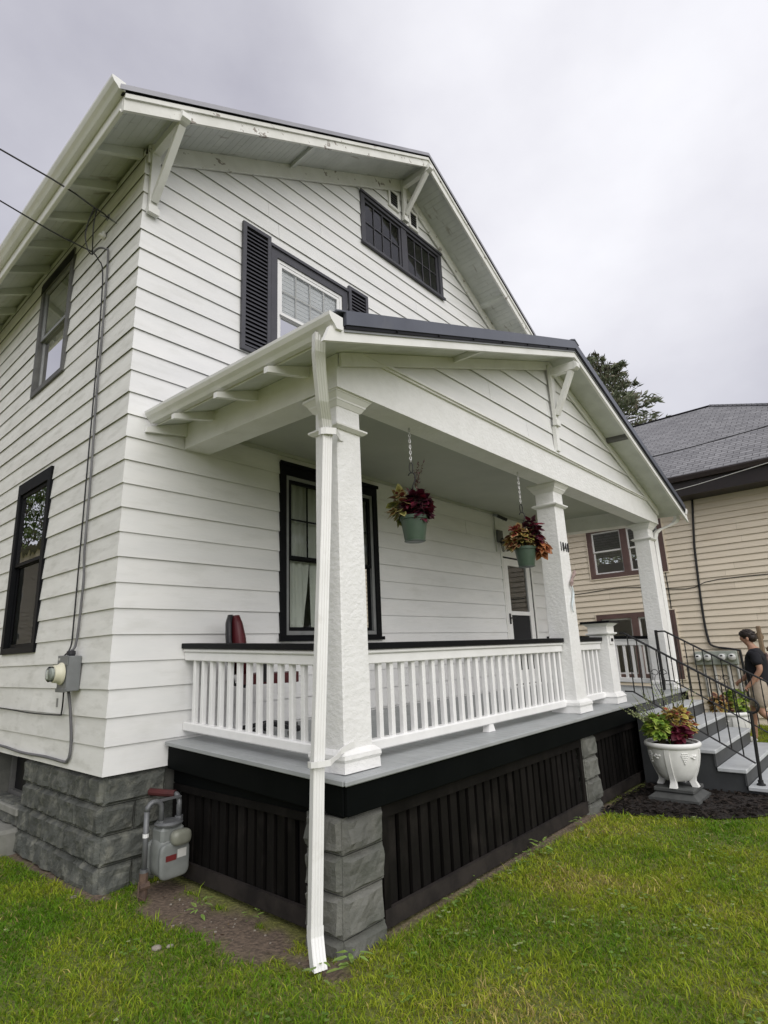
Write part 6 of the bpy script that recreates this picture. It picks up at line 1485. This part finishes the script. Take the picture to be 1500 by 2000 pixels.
# trees and a house that the windows mirror, left of and across from the house
broadleaf((-6.2, 27.0, GZ), 14.0, 5.5, 11, 'leafy tree past the left side of the house', n=7000, leaf=0.2)
broadleaf((-12.5, 31.0, GZ), 15.0, 6.0, 12, 'tall leafy tree far past the left side of the house', n=7000, leaf=0.22)
broadleaf((15.0, -26.0, GZ), 8.0, 4.5, 13, 'leafy tree across the street from the porch', n=6000, leaf=0.22)
broadleaf((24.0, -24.0, GZ), 9.0, 4.8, 14, 'second leafy tree across the street', n=6000, leaf=0.22)
broadleaf((33.0, -30.0, GZ), 10.0, 5.2, 15, 'third leafy tree across the street', n=6000, leaf=0.24)
lh = thing('side_neighbour_house', (-8.0, 14.0, GZ), 'tan lapped-siding house past the left side of the white house', 'house')
LHP = Plane((-4.2, 0), (0, 1), (1, 0))
mb = MB(); mb.box(-12, -4.25, 10.2, 21.8, GZ, 4.4); lw = mb.build('wall', 'tan', lh)
siding(LHP, lw, 'tan', GZ, 4.4, 0.1265, lambda z: 10.0, lambda z: 22.0, [(16.9, 18.0, 1.2, 3.2)], out=0.022)
mb = MB(); frame(LHP, mb, 16.9, 18.0, 1.2, 3.2, 0.08, 0.0, 0.03); w = mb.build('window', 'white_vinyl', lh)
mb = MB(); LHP.box(mb, 16.98, 17.92, 0.0, 0.01, 1.28, 3.12); mb.build('pane', 'dark', w)
LHF = Plane((0, 10.2), (1, 0), (0, -1))
siding(LHF, lw, 'tan', GZ, 4.4, 0.1265, lambda z: -12.0, lambda z: -4.25, [], out=0.022)
mb = MB(); mb.prism([(-3.8, 4.38), (-12.4, 4.38), (-8.1, 6.5)], 'y', 9.8, 22.2); mb.build('roof', 'shingle', lh)

# ================================================================== GRASS
def project(P):
    d = P - np.array(CPOS); R = np.array([CR, CD, CF]); q = d @ R.T
    return 750 + 1117.5723 * q[:, 0] / q[:, 2], 1000 + 1117.5723 * q[:, 1] / q[:, 2], q[:, 2]
def grass():
    rnd = np.random.default_rng(3)
    N = 1500000
    x = rnd.uniform(-3.2, 11.0, N); y = rnd.uniform(-5.0, 4.5, N)
    ok = ~(((x > 0.02) & (y > 0.0)) | ((x > 0.46) & (y > -2.03)))                                     # under the house and porch
    P = np.c_[x, y, np.full(N, GZ)]; u, v, dpt = project(P)
    seen = (dpt > 0.3) & (u > -120) & (u < 1620) & (v < 2300)
    dens = np.where(seen, np.clip((3.6 / np.maximum(dpt, 0.5)) ** 1.4, 0.12, 1.0), 0.06)
    ok &= rnd.uniform(size=N) < dens
    x, y, dpt = x[ok], y[ok], dpt[ok]
    keep = np.ones(len(x), bool); br = np.zeros(len(x)); pt = np.zeros(len(x)); ln = np.zeros(len(x))
    for i in range(len(x)):
        a, b = x[i], y[i]
        k = bare(a, b) if (-0.6 < a < 4.5 and -2.5 < b < 4.6) else 0.0
        if (k > 0.25 and random.random() < k * 1.35) or (3.8 < a < 5.4 and in_poly(a, b, BED)) or (a > 5.1 and a < 7.2 and b > -3.45): keep[i] = False; continue
        pt[i] = noise.noise((a * 1.15 + 3, b * 1.15, 5.0)) + 0.5 * noise.noise((a * 3.4, b * 3.4, 9.0)); ln[i] = noise.noise((a * 2.1, b * 2.1, 21.0)); br[i] = k
    x, y, pt, ln, dpt = x[keep], y[keep], pt[keep], ln[keep], dpt[keep]
    n = len(x)
    z = np.array([ground_z(a, b) for a, b in zip(x, y)])
    cl = np.array([noise.noise((a * 13, b * 13, 40.0)) for a, b in zip(x, y)])
    h = rnd.gamma(4.0, 0.0046, n).clip(0.007, 0.06) * (1 + 0.45 * ln) * (1 + 0.75 * cl); w = rnd.uniform(0.0016, 0.0033, n) * (0.8 + 0.10 * np.clip(dpt, 2, 9))
    a = rnd.uniform(0, 2 * np.pi, n); lean = rnd.uniform(0.5, 2.0, n) * h; fa = a + rnd.normal(0, 0.9, n)
    sx, sy = np.cos(a) * w, np.sin(a) * w; lx, ly = np.cos(fa + 1.57) * lean, np.sin(fa + 1.57) * lean
    V = np.empty((n, 5, 3)); z0 = z - 0.006
    V[:, 0] = np.c_[x - sx, y - sy, z0]; V[:, 1] = np.c_[x + sx, y + sy, z0]
    V[:, 2] = np.c_[x + sx * .8 + lx * .35, y + sy * .8 + ly * .35, z + h * .62]; V[:, 3] = np.c_[x - sx * .8 + lx * .35, y - sy * .8 + ly * .35, z + h * .62]
    V[:, 4] = np.c_[x + lx, y + ly, z + h * rnd.uniform(0.75, 1.0, n)]
    me = bpy.data.meshes.new('grass'); me.vertices.add(5 * n); me.vertices.foreach_set('co', V.astype(np.float32).ravel())
    base = np.arange(n)[:, None] * 5
    li = np.concatenate([(base + np.array([0, 1, 2, 3])), (base + np.array([3, 2, 4]))], 1).astype(np.int32)
    me.loops.add(7 * n); me.loops.foreach_set('vertex_index', li.ravel())
    me.polygons.add(2 * n); st = np.empty((n, 2), np.int32); st[:, 0] = np.arange(n) * 7; st[:, 1] = st[:, 0] + 4
    me.polygons.foreach_set('loop_start', st.ravel()); me.update(calc_edges=True); me.validate()
    g0 = np.array([0.115, 0.245, 0.012]); g1 = np.array([0.38, 0.43, 0.035]); st_ = np.array([0.50, 0.41, 0.15])
    side_ = np.clip((0.6 - x) / 1.2, 0, 1)                                  # the strip beside the house is greener and less worn
    pt = pt - 0.45 * side_ + 0.18 * np.clip((x - 0.6) / 2.5, 0, 1)
    t = np.clip(0.5 + pt * 0.9 + rnd.normal(0, 0.25, n), 0, 1)[:, None]
    col = g0 * (1 - t) + g1 * t
    dry = rnd.uniform(size=n) < np.clip(0.04 + 0.9 * (pt - 0.28), 0.03, 0.50)
    col[dry] = st_ * rnd.uniform(0.7, 1.2, (dry.sum(), 1)); col *= rnd.uniform(0.62, 1.38, (n, 1))
    c2 = np.repeat(np.c_[col, np.ones(n)], 2, 0).astype(np.float32)
    at = me.attributes.new('tint', 'FLOAT_COLOR', 'FACE'); at.data.foreach_set('color', c2.ravel())
    tag(link('lawn_grass', me, M['blade']), 'mown green lawn with yellowed patches around the house', 'grass', kind='stuff')
    print('blades', n)
grass()
# clover and small weeds in the lawn
def clover():
    random.seed(41); mb = MB(); cols = []
    spots = [(random.uniform(-1.6, 5.5), random.uniform(-4.3, -2.15)) for _ in range(450)] + [(random.uniform(-1.3, -0.15), random.uniform(-2.2, 3.2)) for _ in range(220)]
    spots += [(random.uniform(0.9, 3.8), random.uniform(-2.16, -2.04)) for _ in range(46)] + [(random.uniform(0.25, 0.5), random.uniform(-2.25, -2.05)) for _ in range(10)]
    for x, y in spots:
        if in_poly(x, y, BED) or noise.noise((x * 1.3, y * 1.3, 33)) < -0.12: continue
        z = ground_z(x, y)
        for k in range(random.randint(2, 6)):
            px, py = x + random.gauss(0, 0.03), y + random.gauss(0, 0.03); hh = random.uniform(0.022, 0.05); a0 = random.uniform(0, 6.28); c = jit((0.19, 0.30, 0.065), 0.3)
            if random.random() < 0.12: c = (0.42, 0.48, 0.22)
            for j in range(3):
                a = a0 + j * 2.09; leaf_into(mb, cols, (px, py, z + hh), (math.cos(a), math.sin(a), 0.15), (0, 0, 1), 0.0135, 0.014, c, jit(c, 0.12), 0.1)
    mb.cols = cols; tag(mb.build('clover', M['blade']), 'scattered clover leaves in the lawn', 'clover', kind='stuff')
clover()
def weed(x, y, n, L, label):
    t = thing('weed', (x, y, ground_z(x, y)), label, 'weed', 'weeds at the foot of the porch'); mb = MB(); cols = []
    for i in range(n):
        a = random.uniform(0, 6.28); l = L * random.uniform(0.5, 1.2); h = random.uniform(0.02, 0.10)
        leaf_into(mb, cols, (x + 0.03 * math.cos(a), y + 0.03 * math.sin(a), ground_z(x, y) + h), (math.cos(a), math.sin(a), random.uniform(0.1, 0.9)), (0, 0, 1), l, l * 0.42, jit((0.19, 0.28, 0.06)), jit((0.21, 0.31, 0.08)), 0.5)
    mb.cols = cols; tag(mb.build('leaves', M['leaf'], t), kind='stuff')
for x, y, n, L, lab in ((0.44, -2.10, 9, 0.07, 'small weed growing behind the downspout foot'), (0.25, -2.05, 7, 0.06, 'small weed left of the downspout foot'), (2.55, -2.10, 9, 0.06, 'weed below the middle of the long skirting panel'), (1.35, -2.09, 8, 0.05, 'weed below the near end of the long skirting panel'), (3.3, -2.12, 9, 0.07, 'weed near the far end of the long skirting panel'), (0.30, -0.85, 10, 0.05, 'low weed in the bare soil by the porch'), (0.44, -1.22, 9, 0.04, 'low weed against the side skirting panel')):
    weed(x, y, n, L, lab)
random.seed(19); mb = MB(); cols = []
for i in range(520):                                                     # dry leaf bits, twigs and clippings
    x, y = random.uniform(-0.4, 3.6), random.uniform(-2.35, 0.2)
    if x > 0.44 and y > -2.02: continue
    if i % 3 and not (x < 0.46 and bare(x, y) > 0.3): continue
    a = random.uniform(0, 6.28); l = random.uniform(0.010, 0.032)
    leaf_into(mb, cols, (x, y, ground_z(x, y) + random.uniform(0.004, 0.02)), (math.cos(a), math.sin(a), random.uniform(-0.2, 0.3)), (random.uniform(-.3, .3), 0, 1), l, l * random.uniform(0.12, 0.6), *(2 * [jit(random.choice([(0.16, 0.10, 0.06), (0.24, 0.17, 0.09), (0.10, 0.065, 0.045), (0.30, 0.25, 0.15)]))]), 0.1)
mb.cols = cols; tag(mb.build('leaf_litter', M['blade']), 'dry leaf bits and twigs on the soil by the porch', 'leaf litter', kind='stuff')
random.seed(9)
pme = [rbox(0, 0, 0, 0.02, 0.016, 0.010, 2.2, 8, 6).mesh('pebble') for _ in range(3)]
pm_ = MB()
for i in range(130):
    x, y = random.uniform(-0.15, 0.55), random.uniform(-2.1, -0.05)
    if bare(x, y) < 0.5 or x > 0.46: continue
    s = random.uniform(0.15, 0.55); q = rbox(x, y, ground_z(x, y) + 0.003, 0.02 * s, 0.016 * s, 0.011 * s, 2.2, 6, 4); pm_.add(q.v, q.f)
tag(pm_.build('gravel_bits', 'pebble'), 'small pale gravel bits in the bare soil', 'gravel', kind='stuff')
for x, y, s, lab in ((-0.09, -1.05, 1.5, 'pale stone in the grass below the gas meter'), (-0.03, -1.09, 1.1, 'smaller pale stone in the grass beside the larger one'), (-0.10, 0.10, 1.2, 'pale stone at the foot of the foundation corner')):
    tag(link('stone', pme[0], 'pebble', None, Matrix.Translation((x, y, ground_z(x, y) + 0.008)) @ Matrix.Rotation(x * 9, 4, 'Z') @ Matrix.Scale(s, 4)), lab, 'stone')
